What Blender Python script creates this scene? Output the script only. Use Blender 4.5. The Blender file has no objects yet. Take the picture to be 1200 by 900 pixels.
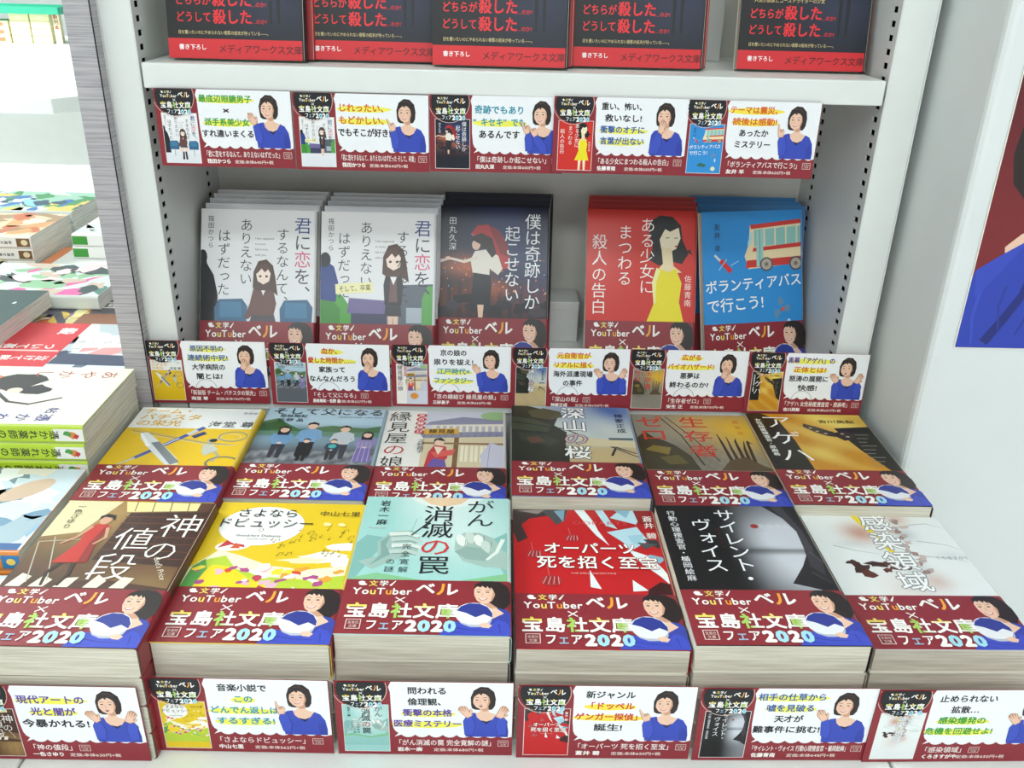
import bpy, math, random
from mathutils import Vector, Matrix
R = math.radians
SC = bpy.context.scene
COL = SC.collection
Z0 = 1.35                       # camera height above the floor (m)

# ------------------------------------------------------------------ camera
cd = bpy.data.cameras.new('camera'); cam = bpy.data.objects.new('camera', cd); COL.objects.link(cam)
cd.sensor_width = 36; cd.lens = 31.56; cd.clip_start = 0.02
pitch, yaw, roll = 0.43709613, 0.02032423, 0.0274589
fw = Vector((math.sin(yaw)*math.cos(pitch), math.cos(yaw)*math.cos(pitch), -math.sin(pitch)))
r0 = Vector((math.cos(yaw), -math.sin(yaw), 0)); u0 = r0.cross(fw)
rr = math.cos(roll)*r0 + math.sin(roll)*u0; uu = rr.cross(fw)
M = Matrix((rr, uu, -fw)).transposed().to_4x4(); M.translation = (0, 0, Z0)
cam.matrix_world = M
SC.camera = cam
# ------------------------------------------------------------------ light
vs = SC.view_settings
vs.view_transform = 'Standard'; vs.look = 'None'; vs.gamma = 1; vs.use_curve_mapping = False
vs.exposure = -0.1
w = bpy.data.worlds.new('shop_ambience'); SC.world = w; w.use_nodes = True
w.node_tree.nodes['Background'].inputs[0].default_value = (0.90, 0.97, 1.0, 1)
w.node_tree.nodes['Background'].inputs[1].default_value = 0.70
def area(name, loc, sx, sy, power, col=(1, 1, 1), rot=(0, 0, 0)):
    l = bpy.data.lights.new(name, 'AREA'); l.shape = 'RECTANGLE'; l.size = sx; l.size_y = sy
    l.energy = power; l.color = col
    o = bpy.data.objects.new(name, l); o.location = loc; o.rotation_euler = rot; COL.objects.link(o); return o
LAMPS = [('aisle', (0.35, -0.9, 2.72), 1.2, 0.28, 9), ('aisle', (-0.45, -2.1, 2.72), 2.0, 0.5, 34),  # second aisle lamp is added behind the camera to light the shelf insides
         ('side', (-3.3, 1.9, 2.72), 2.0, 0.8, 190), ('side', (-3.9, 3.6, 2.72), 1.0, 0.5, 120)]
for i, (n, p, a, b, e) in enumerate(LAMPS):
    area('ceiling_light_source', (p[0], p[1], p[2] - 0.035), a, b, e, (0.95, 1.0, 0.98))

# ------------------------------------------------------------------ materials
def lin(c):
    if isinstance(c, str):
        c = c.lstrip('#'); c = c if len(c) == 6 else ''.join(q*2 for q in c); c = [int(c[i:i+2], 16)/255 for i in (0, 2, 4)]
        return tuple((x/12.92 if x <= .04045 else ((x+.055)/1.055)**2.4) for x in c)
    return c
def new_mat(name):
    m = bpy.data.materials.new(name); m.use_nodes = True
    return m, m.node_tree.nodes, m.node_tree.links, m.node_tree.nodes['Principled BSDF']
def paint(name, col, rough=.45, var=.03, scale=40, metal=0, bump=0):
    m, n, l, b = new_mat(name); c = lin(col)
    t = n.new('ShaderNodeTexNoise'); t.inputs['Scale'].default_value = scale; t.inputs['Detail'].default_value = 4
    tc = n.new('ShaderNodeTexCoord'); l.new(tc.outputs['Object'], t.inputs['Vector'])
    r = n.new('ShaderNodeValToRGB'); l.new(t.outputs['Fac'], r.inputs['Fac'])
    r.color_ramp.elements[0].color = (*[x*(1-var) for x in c], 1); r.color_ramp.elements[0].position = .3
    r.color_ramp.elements[1].color = (*[min(1, x*(1+var)) for x in c], 1); r.color_ramp.elements[1].position = .7
    l.new(r.outputs['Color'], b.inputs['Base Color']); b.inputs['Roughness'].default_value = rough; b.inputs['Metallic'].default_value = metal
    if bump:
        bp = n.new('ShaderNodeBump'); bp.inputs['Strength'].default_value = bump; bp.inputs['Distance'].default_value = .0005
        l.new(t.outputs['Fac'], bp.inputs['Height']); l.new(bp.outputs['Normal'], b.inputs['Normal'])
    return m
def striped(name, c1, c2, axis, freq, rough=.6, bump=.3):
    """fine irregular lines stacked along one object axis (page edges, ribbed laminate)"""
    m, n, l, b = new_mat(name)
    tc = n.new('ShaderNodeTexCoord'); mp = n.new('ShaderNodeMapping'); l.new(tc.outputs['Object'], mp.inputs['Vector'])
    s = [freq*.02]*3; s[axis] = freq; mp.inputs['Scale'].default_value = s
    t = n.new('ShaderNodeTexNoise'); t.inputs['Scale'].default_value = 1; t.inputs['Detail'].default_value = 3; t.inputs['Roughness'].default_value = .7
    l.new(mp.outputs['Vector'], t.inputs['Vector'])
    r = n.new('ShaderNodeValToRGB'); l.new(t.outputs['Fac'], r.inputs['Fac'])
    r.color_ramp.elements[0].color = (*lin(c1), 1); r.color_ramp.elements[0].position = .36
    r.color_ramp.elements[1].color = (*lin(c2), 1); r.color_ramp.elements[1].position = .6
    l.new(r.outputs['Color'], b.inputs['Base Color']); b.inputs['Roughness'].default_value = rough
    bp = n.new('ShaderNodeBump'); bp.inputs['Strength'].default_value = bump; bp.inputs['Distance'].default_value = .0004
    l.new(t.outputs['Fac'], bp.inputs['Height']); l.new(bp.outputs['Normal'], b.inputs['Normal'])
    return m
def print_mat(name, rough, coat):
    m, n, l, b = new_mat(name)
    a = n.new('ShaderNodeAttribute'); a.attribute_name = 'Col'
    tc = n.new('ShaderNodeTexCoord'); t = n.new('ShaderNodeTexNoise'); t.inputs['Scale'].default_value = 900
    l.new(tc.outputs['Object'], t.inputs['Vector'])
    mr = n.new('ShaderNodeMapRange'); mr.inputs['To Min'].default_value = .93; mr.inputs['To Max'].default_value = 1.07
    l.new(t.outputs['Fac'], mr.inputs['Value'])
    mx = n.new('ShaderNodeVectorMath'); mx.operation = 'SCALE'
    l.new(a.outputs['Color'], mx.inputs[0]); l.new(mr.outputs['Result'], mx.inputs['Scale'])
    l.new(mx.outputs['Vector'], b.inputs['Base Color'])
    b.inputs['Roughness'].default_value = rough; b.inputs['Coat Weight'].default_value = coat; b.inputs['Coat Roughness'].default_value = .12
    return m
MAT = {}
MAT['print'] = print_mat('laminated_print', .45, .12)
MAT['card'] = print_mat('matt_card_print', .6, .0)
MAT['steel'] = paint('white_painted_steel', '#e4e8e5', .38, .015, 30)
MAT['back'] = paint('grey_painted_steel', '#e2e0d9', .5, .03, 20)
MAT['side'] = paint('perforated_painted_steel', '#d9dcda', .45, .02, 30)
MAT['wallp'] = paint('white_partition_laminate', '#dfe4e3', .5, .02, 12)
MAT['dark'] = paint('dark_void', '#101214', .8, .1, 50)
MAT['floor'] = paint('pale_vinyl_floor', '#eef0ee', .35, .03, 6)
MAT['ceil'] = paint('ceiling_tile', '#e9ebea', .8, .02, 15)
MAT['page'] = striped('page_edges', '#bfb8a6', '#d9d4c4', 2, 900, .75, .3)
MAT['pagew'] = striped('white_page_edges', '#c4c3b8', '#e0dfd6', 2, 900, .75, .35)
MAT['rib'] = striped('ribbed_grey_laminate', '#97939a', '#bdb9bb', 2, 620, .5, .5)
MAT['plastic'] = paint('green_plastic', '#2fa585', .35, .04, 30)
MAT['yellowp'] = striped('pale_yellow_paper', '#e2d9a4', '#f6efc6', 2, 90, .7, .3)
MAT['box'] = paint('stack_proxy_white', '#d7d9d7', .7, .03, 60)
m, n, l, b = new_mat('lamp_diffuser'); b.inputs['Emission Color'].default_value = (.95, 1, .98, 1); b.inputs['Emission Strength'].default_value = 6; MAT['lamp'] = m

# ------------------------------------------------------------------ mesh helpers
class MB:
    def __init__(s): s.v = []; s.f = []
    def box(s, x0, y0, z0, x1, y1, z1):
        k = len(s.v)
        s.v += [(x0, y0, z0), (x1, y0, z0), (x1, y1, z0), (x0, y1, z0), (x0, y0, z1), (x1, y0, z1), (x1, y1, z1), (x0, y1, z1)]
        s.f += [tuple(k+i for i in q) for q in ((0, 3, 2, 1), (4, 5, 6, 7), (0, 1, 5, 4), (1, 2, 6, 5), (2, 3, 7, 6), (3, 0, 4, 7))]
    def prism(s, pts, z0, z1):
        k = len(s.v); n = len(pts)
        s.v += [(x, y, z0) for x, y in pts] + [(x, y, z1) for x, y in pts]
        s.f += [tuple(k+i for i in range(n-1, -1, -1)), tuple(k+n+i for i in range(n))]
        s.f += [(k+i, k+(i+1) % n, k+n+(i+1) % n, k+n+i) for i in range(n)]
    def mesh(s, name, mat):
        m = bpy.data.meshes.new(name); m.from_pydata(s.v, [], s.f); m.materials.append(MAT[mat]); m.update(); return m
def link(name, mesh, parent=None, loc=None, rot=None):
    o = bpy.data.objects.new(name, mesh); COL.objects.link(o)
    if parent: o.parent = parent
    if loc: o.location = loc
    if rot: o.rotation_euler = rot
    return o
def bevel(o, w=.001, seg=2):
    b = o.modifiers.new('bevel', 'BEVEL'); b.width = w; b.segments = seg; b.limit_method = 'ANGLE'; return o
def empty(name, loc, rz=0, rx=0):
    o = bpy.data.objects.new(name, None); COL.objects.link(o); o.location = loc; o.rotation_euler = (rx, 0, rz); o.empty_display_size = .02
    return o
def tag(o, label=None, cat=None, group=None, kind=None):
    if label: o['label'] = label
    if cat: o['category'] = cat
    if group: o['group'] = group
    if kind: o['kind'] = kind
    return o
def struct(name, mb, mat, bev=0):
    o = link(name, mb.mesh(name, mat)); tag(o, kind='structure')
    if bev: bevel(o, bev)
    return o

# ------------------------------------------------------------------ lettering + flat print
_G = {}
def glyph(ch, off):
    k = (ch, off)
    if k in _G: return _G[k]
    c = bpy.data.curves.new('g', 'FONT'); c.body = ch; c.size = 1; c.resolution_u = 2; c.offset = off; c.fill_mode = 'FRONT'
    o = bpy.data.objects.new('g', c); COL.objects.link(o)
    m = o.to_mesh(); v = [(a.co.x, a.co.y) for a in m.vertices]; f = [tuple(p.vertices) for p in m.polygons]
    o.to_mesh_clear(); bpy.data.objects.remove(o); bpy.data.curves.remove(c)
    xs = [a[0] for a in v] or [0]
    adv = 1.0 if ord(ch) > 0x2000 else (max(xs)+.07 if ch != ' ' else .3)
    _G[k] = (v, f, adv); return _G[k]
ROTV = 'ー…—〜「」()（）'
SMALLV = '、。'
TINY = 'っゃゅょぁぃぅぇぉッャュョァィゥェォ'
class Cv:
    DZ = .007
    def __init__(s, clip=None):
        s.V = []; s.F = []; s.C = []; s.L = 0; s.clip = clip; s.runs = []; s.noruns = False; s.mx = 0; s.T = [(0, 0, 1, 1, 0, 0)]
    def push(s, ox, oy, sx=1, sy=None, rot=0, shear=0): s.T.append((ox, oy, sx, sx if sy is None else sy, rot, shear)); return s
    def pop(s): s.T.pop(); return s
    def tr(s, x, y):
        for ox, oy, sx, sy, a, sh in reversed(s.T):
            x, y = x*sx, y*sy
            x += sh*y
            if a:
                c, d = math.cos(a), math.sin(a); x, y = x*c-y*d, x*d+y*c
            x, y = x+ox, y+oy
        return x, y
    def _clip(s, P):
        if not s.clip: return P
        x0, y0, x1, y1 = s.clip
        for ax, lim, sg in ((0, x0, 1), (0, x1, -1), (1, y0, 1), (1, y1, -1)):
            Q = []
            for i in range(len(P)):
                a, b = P[i-1], P[i]
                da, db = (a[ax]-lim)*sg, (b[ax]-lim)*sg
                if (da >= 0) != (db >= 0):
                    t = da/(da-db); Q.append((a[0]+(b[0]-a[0])*t, a[1]+(b[1]-a[1])*t))
                if db >= 0: Q.append(b)
            P = Q
            if len(P) < 3: return []
        return P
    def poly(s, pts, col, lay=None, raw=False):
        P = [s.tr(*p) for p in pts]; P = s._clip(P)
        if len(P) < 3: return
        if lay is None: s.L += 1+s.mx; s.mx = 0; lay = s.L
        k = len(s.V); z = lay*s.DZ; c = lin(col)
        a = sum(P[i-1][0]*P[i][1]-P[i][0]*P[i-1][1] for i in range(len(P)))
        if a < 0: P = P[::-1]
        s.V += [(x, y, z) for x, y in P]; s.C += [c]*len(P); s.F.append(tuple(range(k, k+len(P))))
    def rect(s, x0, y0, x1, y1, col, lay=None): s.poly([(x0, y0), (x1, y0), (x1, y1), (x0, y1)], col, lay)
    def ell(s, cx, cy, rx, ry, col, n=20, rot=0, lay=None, a0=0, a1=360):
        P = []
        for i in range(n):
            t = R(a0+(a1-a0)*i/(n if a1-a0 == 360 else n-1)); x, y = rx*math.cos(t), ry*math.sin(t)
            P.append((cx+x*math.cos(rot)-y*math.sin(rot), cy+x*math.sin(rot)+y*math.cos(rot)))
        s.poly(P, col, lay)
    def line(s, pts, w, col, w2=None):
        s.L += 1+s.mx; s.mx = 0; n = len(pts)-1
        for i in range(n):
            (x0, y0), (x1, y1) = pts[i], pts[i+1]; d = math.hypot(x1-x0, y1-y0) or 1; nx, ny = -(y1-y0)/d, (x1-x0)/d
            wa = w+( (w2 if w2 is not None else w)-w)*i/n; wb = w+((w2 if w2 is not None else w)-w)*(i+1)/n
            e = .25*w if n > 1 else 0; ex, ey = (x1-x0)/d*e, (y1-y0)/d*e
            s.poly([(x0-nx*wa/2-ex, y0-ny*wa/2-ey), (x1-nx*wb/2+ex, y1-ny*wb/2+ey), (x1+nx*wb/2+ex, y1+ny*wb/2+ey), (x0+nx*wa/2-ex, y0+ny*wa/2-ey)], col, s.L+.3*(i % 2))
    def ring(s, cx, cy, rx, ry, w, col, n=24): 
        s.line([(cx+rx*math.cos(R(360*i/n)), cy+ry*math.sin(R(360*i/n))) for i in range(n+1)], w, col)
    def blob(s, cx, cy, rx, ry, col, seed=0, n=12, j=.35, rot=0, lay=None):
        g = random.Random(seed); P = []
        for i in range(n):
            t = 2*math.pi*i/n; q = 1+g.uniform(-j, j); x, y = rx*q*math.cos(t), ry*q*math.sin(t)
            P.append((cx+x*math.cos(rot)-y*math.sin(rot), cy+x*math.sin(rot)+y*math.cos(rot)))
        s.poly(P, col, lay)
    def field(s, x0, y0, x1, y1, nx, ny, fn):
        if s.clip and len(s.T) == 1:
            x0 = max(x0, s.clip[0]); y0 = max(y0, s.clip[1]); x1 = min(x1, s.clip[2]); y1 = min(y1, s.clip[3])
        s.L += 1; k = len(s.V); z = s.L*s.DZ
        for j in range(ny+1):
            for i in range(nx+1):
                x, y = x0+(x1-x0)*i/nx, y0+(y1-y0)*j/ny; X, Y = s.tr(x, y)
                s.V.append((X, Y, z)); s.C.append(fn(x, y))
        for j in range(ny):
            for i in range(nx):
                a = k+j*(nx+1)+i; s.F.append((a, a+1, a+nx+2, a+nx+1))
    def put(s, ch, x, y, size, col, off=0, rot=0, sx=1.0):
        if off > .004:
            d = off*size; n = 4 if off < .045 else 8; adv = 1
            L0 = s.L
            for i in range(n):
                a = math.pi/4+2*math.pi*i/n; s.L = L0+.45*(i+1); s.put(ch, x+d*math.cos(a), y+d*math.sin(a), size, col, 0, rot, sx)
            s.L = L0; s.mx = max(s.mx, .45*n); return s.put(ch, x, y, size, col, 0, rot, sx)
        v, f, adv = glyph(ch, off)
        if not v: return adv
        k = len(s.V); z = s.L*s.DZ; c0 = adv/2 if adv < 1 else .5
        ca, sa = math.cos(rot), math.sin(rot); pts = []
        for (a, b) in v:
            a0, b0 = (a-c0)*size*sx, (b-.38)*size
            if rot: a0, b0 = a0*ca-b0*sa, a0*sa+b0*ca
            pts.append(s.tr(x+a0, y+b0))
        if s.clip:
            cx = sum(p[0] for p in pts)/len(pts); cy = sum(p[1] for p in pts)/len(pts)
            if not (s.clip[0] <= cx <= s.clip[2] and s.clip[1]-1 <= cy <= s.clip[3]): return adv
            pts = [(min(max(p[0], s.clip[0]), s.clip[2]), min(max(p[1], s.clip[1]), s.clip[3])) for p in pts]
        s.V += [(p[0], p[1], z) for p in pts]
        if callable(col): s.C += [lin(col(a, b)) for a, b in v]
        else: s.C += [lin(col)]*len(v)
        s.F += [tuple(k+i for i in q) for q in f]
        return adv
    def text(s, t, x, y, size, col, bold=0, width=None, align='l', sx=1.0, vert=False, out=None, outw=.05, pitch=None, cols=None):
        """x,y: left/centre of the line, or top-centre of a column when vert"""
        if not s.noruns: s.runs.append((len(s.V), len(s.F)))
        if out:
            s.noruns = True
            s.text(t, x, y, size, out, bold+outw, width, align, sx, vert, None, 0, pitch)
            s.noruns = False
        s.L += 1+s.mx; s.mx = 0
        if vert:
            yy = y
            for i, ch in enumerate(t):
                p = pitch or size
                if ch == ' ': yy -= p*.5; continue
                c = (cols or {}).get(i, col)
                if ch in ROTV: s.put(ch, x, yy-p/2, size, c, bold, -math.pi/2)
                elif ch in SMALLV: s.put(ch, x+size*.6, yy-p/2+size*.55, size, c, bold, 0, sx); yy += p*.35
                elif ch in TINY: s.put(ch, x+size*.08, yy-p/2+size*.08, size, c, bold, 0, sx)
                else: s.put(ch, x, yy-p/2, size, c, bold, 0, sx)
                yy -= p
            return
        adv = [glyph(ch, 0)[2] for ch in t]
        tot = sum(adv)*size
        if width: sx = width/tot
        tot *= sx; xx = x if align == 'l' else (x-tot/2 if align == 'c' else x-tot)
        for i, (ch, a) in enumerate(zip(t, adv)):
            s.put(ch, xx+a*size*sx/2, y, size, (cols or {}).get(i, col), bold, 0, sx); xx += a*size*sx
    def split(s, names, mat='print'):
        """one mesh per line of lettering"""
        R_ = s.runs[:] or [(0, 0)]
        if R_[0] != (0, 0): R_[0] = (0, 0)
        R_.append((len(s.V), len(s.F))); out = []
        for (v0, f0), (v1, f1) in zip(R_, R_[1:]):
            if v1 <= v0 or f1 <= f0: continue
            c = Cv(); c.V = s.V[v0:v1]; c.C = s.C[v0:v1]; c.F = [tuple(i-v0 for i in f) for f in s.F[f0:f1]]
            out.append((len(c.V), c))
        if not out: return []
        return [c.mesh(names, mat) for n, c in out]
    def mesh(s, name, mat='print'):
        m = bpy.data.meshes.new(name); m.from_pydata([(x*.001, y*.001, z*.001) for x, y, z in s.V], [], s.F)
        a = m.color_attributes.new('Col', 'FLOAT_COLOR', 'POINT')
        flat = []
        for c in s.C: flat += [c[0], c[1], c[2], 1]
        a.data.foreach_set('color', flat); m.materials.append(MAT[mat]); m.update(); return m
def mixc(a, b, t): t = max(0, min(1, t)); a, b = lin(a), lin(b); return tuple(p+(q-p)*t for p, q in zip(a, b))
def smooth(a, b, x): t = max(0, min(1, (x-a)/(b-a))); return t*t*(3-2*t)
def bumpf(x, y, cx, cy, r): return math.exp(-((x-cx)**2+(y-cy)**2)/(r*r))
def coloured_mesh(name, V, F, col, mat='print'):
    m = bpy.data.meshes.new(name); m.from_pydata(V, [], F)
    a = m.color_attributes.new('Col', 'FLOAT_COLOR', 'POINT'); a.data.foreach_set('color', [*lin(col), 1]*len(V) if not isinstance(col, list) else [q for c in col for q in (*lin(c), 1)])
    m.materials.append(MAT[mat]); m.update(); return m

SKIN = '#edc5ac'; SKIN2 = '#cf9c80'; HAIR = '#2b201e'; BLUE = '#3348b4'; BLUE2 = '#26368f'; MAROON = '#8c2630'
def hand(cv, x, y, ang, kind, f=1):
    """open or pointing hand, fingers along ang (degrees)"""
    cv.push(x, y, f, 1, 0); cv.push(0, 0, 1, 1, R(ang-90))
    cv.poly([(-2, -2.8), (1.9, -2.8), (4.2, 1), (4, 2.6), (2.4, 1.6), (3.0, 5.4), (1.4, 6.6), (-.2, 7.4), (-1.6, 7.2), (-3.0, 5.6), (-2.4, 0)] if kind == 'open' else [(-2, -2.8), (1.9, -2.8), (3, 1), (2.2, 3.4), (-.5, 3.4), (-1, 7.9), (-2.1, 7.6), (-2.4, 0)], '#b98467')
    cv.poly([(-1.6, -2.5), (1.5, -2.5), (2.0, 0), (1.9, 2.2), (-1.8, 2.2), (-2.1, 0)], SKIN)
    if kind == 'open':
        for i, (fx, fl, fa) in enumerate(((-1.6, 3.6, 12), (-.6, 4.6, 4), (.5, 4.4, -3), (1.5, 3.5, -12))):
            cv.line([(fx, 1.8), (fx-math.sin(R(fa))*fl*.5, 1.8+fl*.5), (fx-math.sin(R(fa))*fl*1.1, 1.8+fl)], 1.0, SKIN, .7)
        cv.line([(1.7, -1), (3.2, .6), (3.7, 2.2)], 1.0, SKIN, .7)
    else:
        cv.line([(-1.2, 1.8), (-1.3, 4.5), (-1.5, 7.2)], 1.1, SKIN, .7)
        for fx in (-.2, .8, 1.7): cv.ell(fx, 2.1, .65, 1.0, SKIN2, 8)
        cv.line([(1.7, -.8), (2.6, .8), (1.6, 2.0)], 1.0, SKIN, .8)
    cv.pop().pop()
def woman(cv, x, y, s, pose, flip=1):
    cv.push(x, y, s*flip, s)
    # hair behind, neck, jumper
    cv.poly([(-7, 26), (-7.3, 32), (-5.5, 37.6), (-1.5, 40.6), (3, 40.2), (6.6, 36.6), (7.7, 31), (7.2, 25.5), (5.6, 22.6), (2, 22), (-4.5, 22.3), (-6.4, 23.4)], HAIR)
    cv.poly([(-1.6, 25), (3.2, 25), (3.6, 20.5), (8, 18.5), (9, 15), (3, 11), (-2, 12), (-5.5, 17), (-4, 19.4), (-1.8, 20.6)], SKIN)
    cv.poly([(-1.6, 23), (3.2, 25), (3.3, 21.5), (.5, 20.8)], SKIN2)
    cv.poly([(-10.3, 0), (-11, 8), (-10.2, 16), (-8, 19.2), (-4.4, 19.9), (-3.4, 16), (-1, 13.4), (2.5, 12.8), (5.8, 14.4), (8.4, 18.8), (11.8, 17), (14.6, 12), (15.6, 5), (15.4, 0)], BLUE)
    cv.poly([(-1.6, 13.8), (2.5, 12.8), (5.6, 14.3), (2.4, 10.6)], '#1d2348')
    cv.line([(-7.2, 0), (-6.6, 7), (-7, 12)], .45, BLUE2, .2); cv.line([(11.2, 0), (10.6, 6), (11, 11)], .45, BLUE2, .2)
    cv.poly([(10.8, 0), (11.2, 8), (12.8, 12), (15.4, 5), (15.4, 0)], '#2c3fa4')
    # face
    cv.poly([(-5.9, 31), (-5.7, 27.4), (-4, 24.4), (-1.6, 22.9), (.8, 23.2), (3.2, 25.2), (4.3, 28.6), (4.2, 32.8), (2, 35.6), (-2, 35.9), (-4.8, 34.2)], SKIN)
    cv.poly([(2.2, 24.8), (3.2, 25.2), (4.3, 28.6), (4.2, 32.8), (3.1, 33.4), (3.2, 28.5)], SKIN2)
    for ex in (-3.6, 1.2):
        cv.ell(ex, 30.2, .85, .42, '#2a1b18', 8); cv.line([(ex-1.1, 31.9), (ex, 32.3), (ex+1.2, 31.9)], .3, '#4a342c')
    cv.line([(-1.5, 29.6), (-1.9, 27.9), (-1.2, 27.7)], .22, '#c08a70')
    cv.ell(-3.9, 28, .9, .55, '#ecae9c', 8); cv.ell(2, 28.2, .9, .55, '#ecae9c', 8)
    if pose == 'cheeks': cv.ell(-1.2, 25.6, 1.0, 1.1, '#8c2a2c', 10); cv.ell(-1.2, 26.1, .75, .35, '#f5ece6', 8)
    else:
        cv.poly([(-3.1, 26.5), (-1.2, 26.1), (.9, 26.6), (.1, 25.3), (-1.2, 24.9), (-2.4, 25.2)], '#c0484a'); cv.poly([(-2.7, 26.3), (-1.2, 26), (.5, 26.4), (-.1, 25.7), (-1.2, 25.5), (-2.2, 25.7)], '#fbf6f2')
    # fringe and sides
    cv.poly([(-6.6, 28), (-6.9, 33), (-5, 37), (-1, 39.6), (4, 38.6), (6.6, 34), (6.5, 27), (5.2, 23.4), (4.2, 24.4), (4.3, 29), (3.7, 32.6), (1.8, 34.7), (-.2, 35.6), (-.9, 33.9), (-2.2, 35.3), (-4, 34), (-5.4, 32.4), (-5.9, 29), (-5.8, 25.6), (-6.5, 25)], HAIR)
    cv.line([(-2.2, 38.4), (1.4, 38.7), (4.2, 36.4)], .5, '#5a453e', .2)
    def sleeve(P):
        cx = sum(a for a, b in P)/len(P); cy = sum(b for a, b in P)/len(P)
        cv.poly([(cx+(a-cx)*1.12, cy+(b-cy)*1.04) for a, b in P], BLUE2); cv.poly(P, '#3a50bf')
    if pose == 'palm':
        sleeve([(-11.4, 6), (-12.6, 16), (-12, 19), (-8.6, 18.6), (-6, 9), (-7, 3)]); hand(cv, -12.2, 20.5, 122, 'open')
    elif pose == 'point':
        sleeve([(-11, 3), (-12.4, 13), (-11.4, 17), (-7.6, 17.4), (-5.4, 8), (-7, 2)]); hand(cv, -10.8, 18.8, 112, 'point')
    elif pose == 'thumb':
        sleeve([(-11, 3), (-12.8, 13), (-11.8, 17.6), (-8, 17.8), (-5.8, 8), (-7, 2)]); hand(cv, -11.4, 19.4, 98, 'point')
    elif pose == 'two':
        sleeve([(-11.8, 2), (-12.6, 12), (-11.6, 15.6), (-8, 15.6), (-6, 8), (-7, 2)]); hand(cv, -11.6, 18, 112, 'point')
        sleeve([(1, 0), (-5, 8), (-6.6, 13), (-3.2, 15), (4, 7), (6, 0)]); hand(cv, -5.4, 16.2, 120, 'point')
    elif pose == 'cheeks':
        sleeve([(-10.6, 2), (-11.4, 13), (-9.6, 17), (-6.2, 16), (-4.6, 9), (-6, 2)]); hand(cv, -9.2, 18.8, 124, 'open')
        sleeve([(14, 2), (14.6, 13), (12, 17), (9, 15.5), (8, 9), (9, 2)]); hand(cv, 10.6, 18.6, 62, 'open', 1)
    elif pose == 'mouth':
        sleeve([(-10.8, 2), (-10, 10), (-6, 17.6), (-2.2, 16.2), (-1.6, 9), (-5, 1)]); hand(cv, -2.6, 20.2, 74, 'open')
    cv.pop()

# ------------------------------------------------------------------ cover artwork (105 x 148 mm), g = picture, t = title lettering
W, H = 105, 148
def people(g, x, y, h, top, bottom, skin=SKIN, hair='#1f1a1a', long_hair=False):
    """small standing figure in the style of a printed picture, feet at x,y"""
    k = h/10
    g.push(x, y, k)
    g.poly([(-.9, 0), (-.3, 0), (0, 3.6), (.3, 0), (.9, 0), (1.1, 4.6), (-1.1, 4.6)], bottom)
    g.poly([(-1.1, 4.2), (1.1, 4.2), (1.35, 7.6), (.5, 8.1), (-.5, 8.1), (-1.35, 7.6)], top)
    g.line([(-1.25, 7.4), (-1.6, 5.6), (-.6, 4.6)], .5, top, .4); g.line([(1.25, 7.4), (1.6, 5.6), (.7, 4.6)], .5, top, .4)
    g.ell(0, 4.6, .4, .3, skin, 8)
    if long_hair: g.poly([(-.9, 7.2), (.9, 7.2), (.95, 9.4), (0, 10.1), (-.95, 9.4)], hair)
    g.ell(0, 8.9, .72, .95, skin, 12)
    g.poly([(-.8, 9), (-.75, 9.7), (0, 10.15), (.75, 9.7), (.8, 9), (.4, 9.4), (-.3, 9.5)], hair)
    g.pop()
def art_price(g, t):
    g.field(0, 0, W, H, 14, 18, lambda x, y: mixc(mixc('#3a1f14', '#c9a35e', .8*bumpf(x, y, 20, 140, 45)+.55*bumpf(x, y, 90, 30, 40)), '#7c3c22', .35*abs(math.sin(x*.21)*math.cos(y*.13))))
    g.poly([(0, 104), (24, 110), (38, 148), (0, 148)], '#ddd3a8'); g.poly([(45, 135), (92, 138), (92, 148), (40, 148)], '#ead99a')
    for i in range(4): g.line([(50+i*12, 136), (48+i*12, 148)], .7, '#7a5632')
    g.poly([(48, 134), (105, 137), (105, 74), (44, 80)], '#38190f')
    for i in range(7): g.line([(46, 84+i*7.5), (105, 82+i*8)], .8, '#6d3a22')
    for i in range(9): g.line([(50+i*6.5, 80), (51+i*6.5, 134)], .5, '#52281a')
    g.poly([(0, 60), (24, 56), (60, 60), (105, 52), (105, 46), (0, 46)], '#4a2a1d')
    for i, x in enumerate((3, 17, 32, 50, 66)): g.poly([(x, 52), (x+9, 52), (x+12, 62-(i % 2)*3), (x+5, 65-(i % 3)*2)], '#eadfcc')
    for a, b in (((2, 98), (14, 56)), ((10, 104), (26, 58)), ((2, 98), (30, 102))): g.line([a, b], .8, '#b9b3a0')
    g.line([(27, 78), (22, 66), (24, 54)], 3.2, '#2c1512', 1.8); g.line([(34, 78), (36, 64), (34, 54)], 3.2, '#2c1512', 1.8)
    g.poly([(20, 76), (42, 77), (39, 100), (42, 116), (36, 120), (30, 119), (27, 110), (28, 98)], '#c02a22')
    g.poly([(36, 77), (42, 77), (39, 100), (42, 114), (38, 118), (35, 98)], '#8f1c1a')
    g.line([(29, 116), (24, 104), (17, 97)], 2.6, '#c9987a', 1.6); g.line([(40, 115), (43, 104), (38, 97)], 2.4, '#c9987a', 1.6)
    g.ell(35, 124, 4, 5, '#d3a182', 14); g.poly([(30, 124), (30, 129), (34, 132), (40, 130), (41, 124), (38, 127), (33, 128)], '#160e0d')
    t.text('一色さゆり', 12, 143, 6, '#3a3426', 0, vert=True)
    t.text('神', 88, 134, 29, '#f6f2ea', -.006, vert=True, out='#3a1b12', outw=.012); t.text('の', 84, 103, 24, '#f6f2ea', -.008, vert=True)
    t.text('値', 62, 117, 27, '#f6f2ea', -.006, vert=True, out='#3a1b12', outw=.012); t.text('段', 60, 88, 30, '#f6f2ea', -.006, vert=True)
    t.push(84, 84, 1, 1, R(-62), .25); t.text("God's Price", 0, 0, 5.2, '#f2ead8', 0); t.pop()
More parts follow.
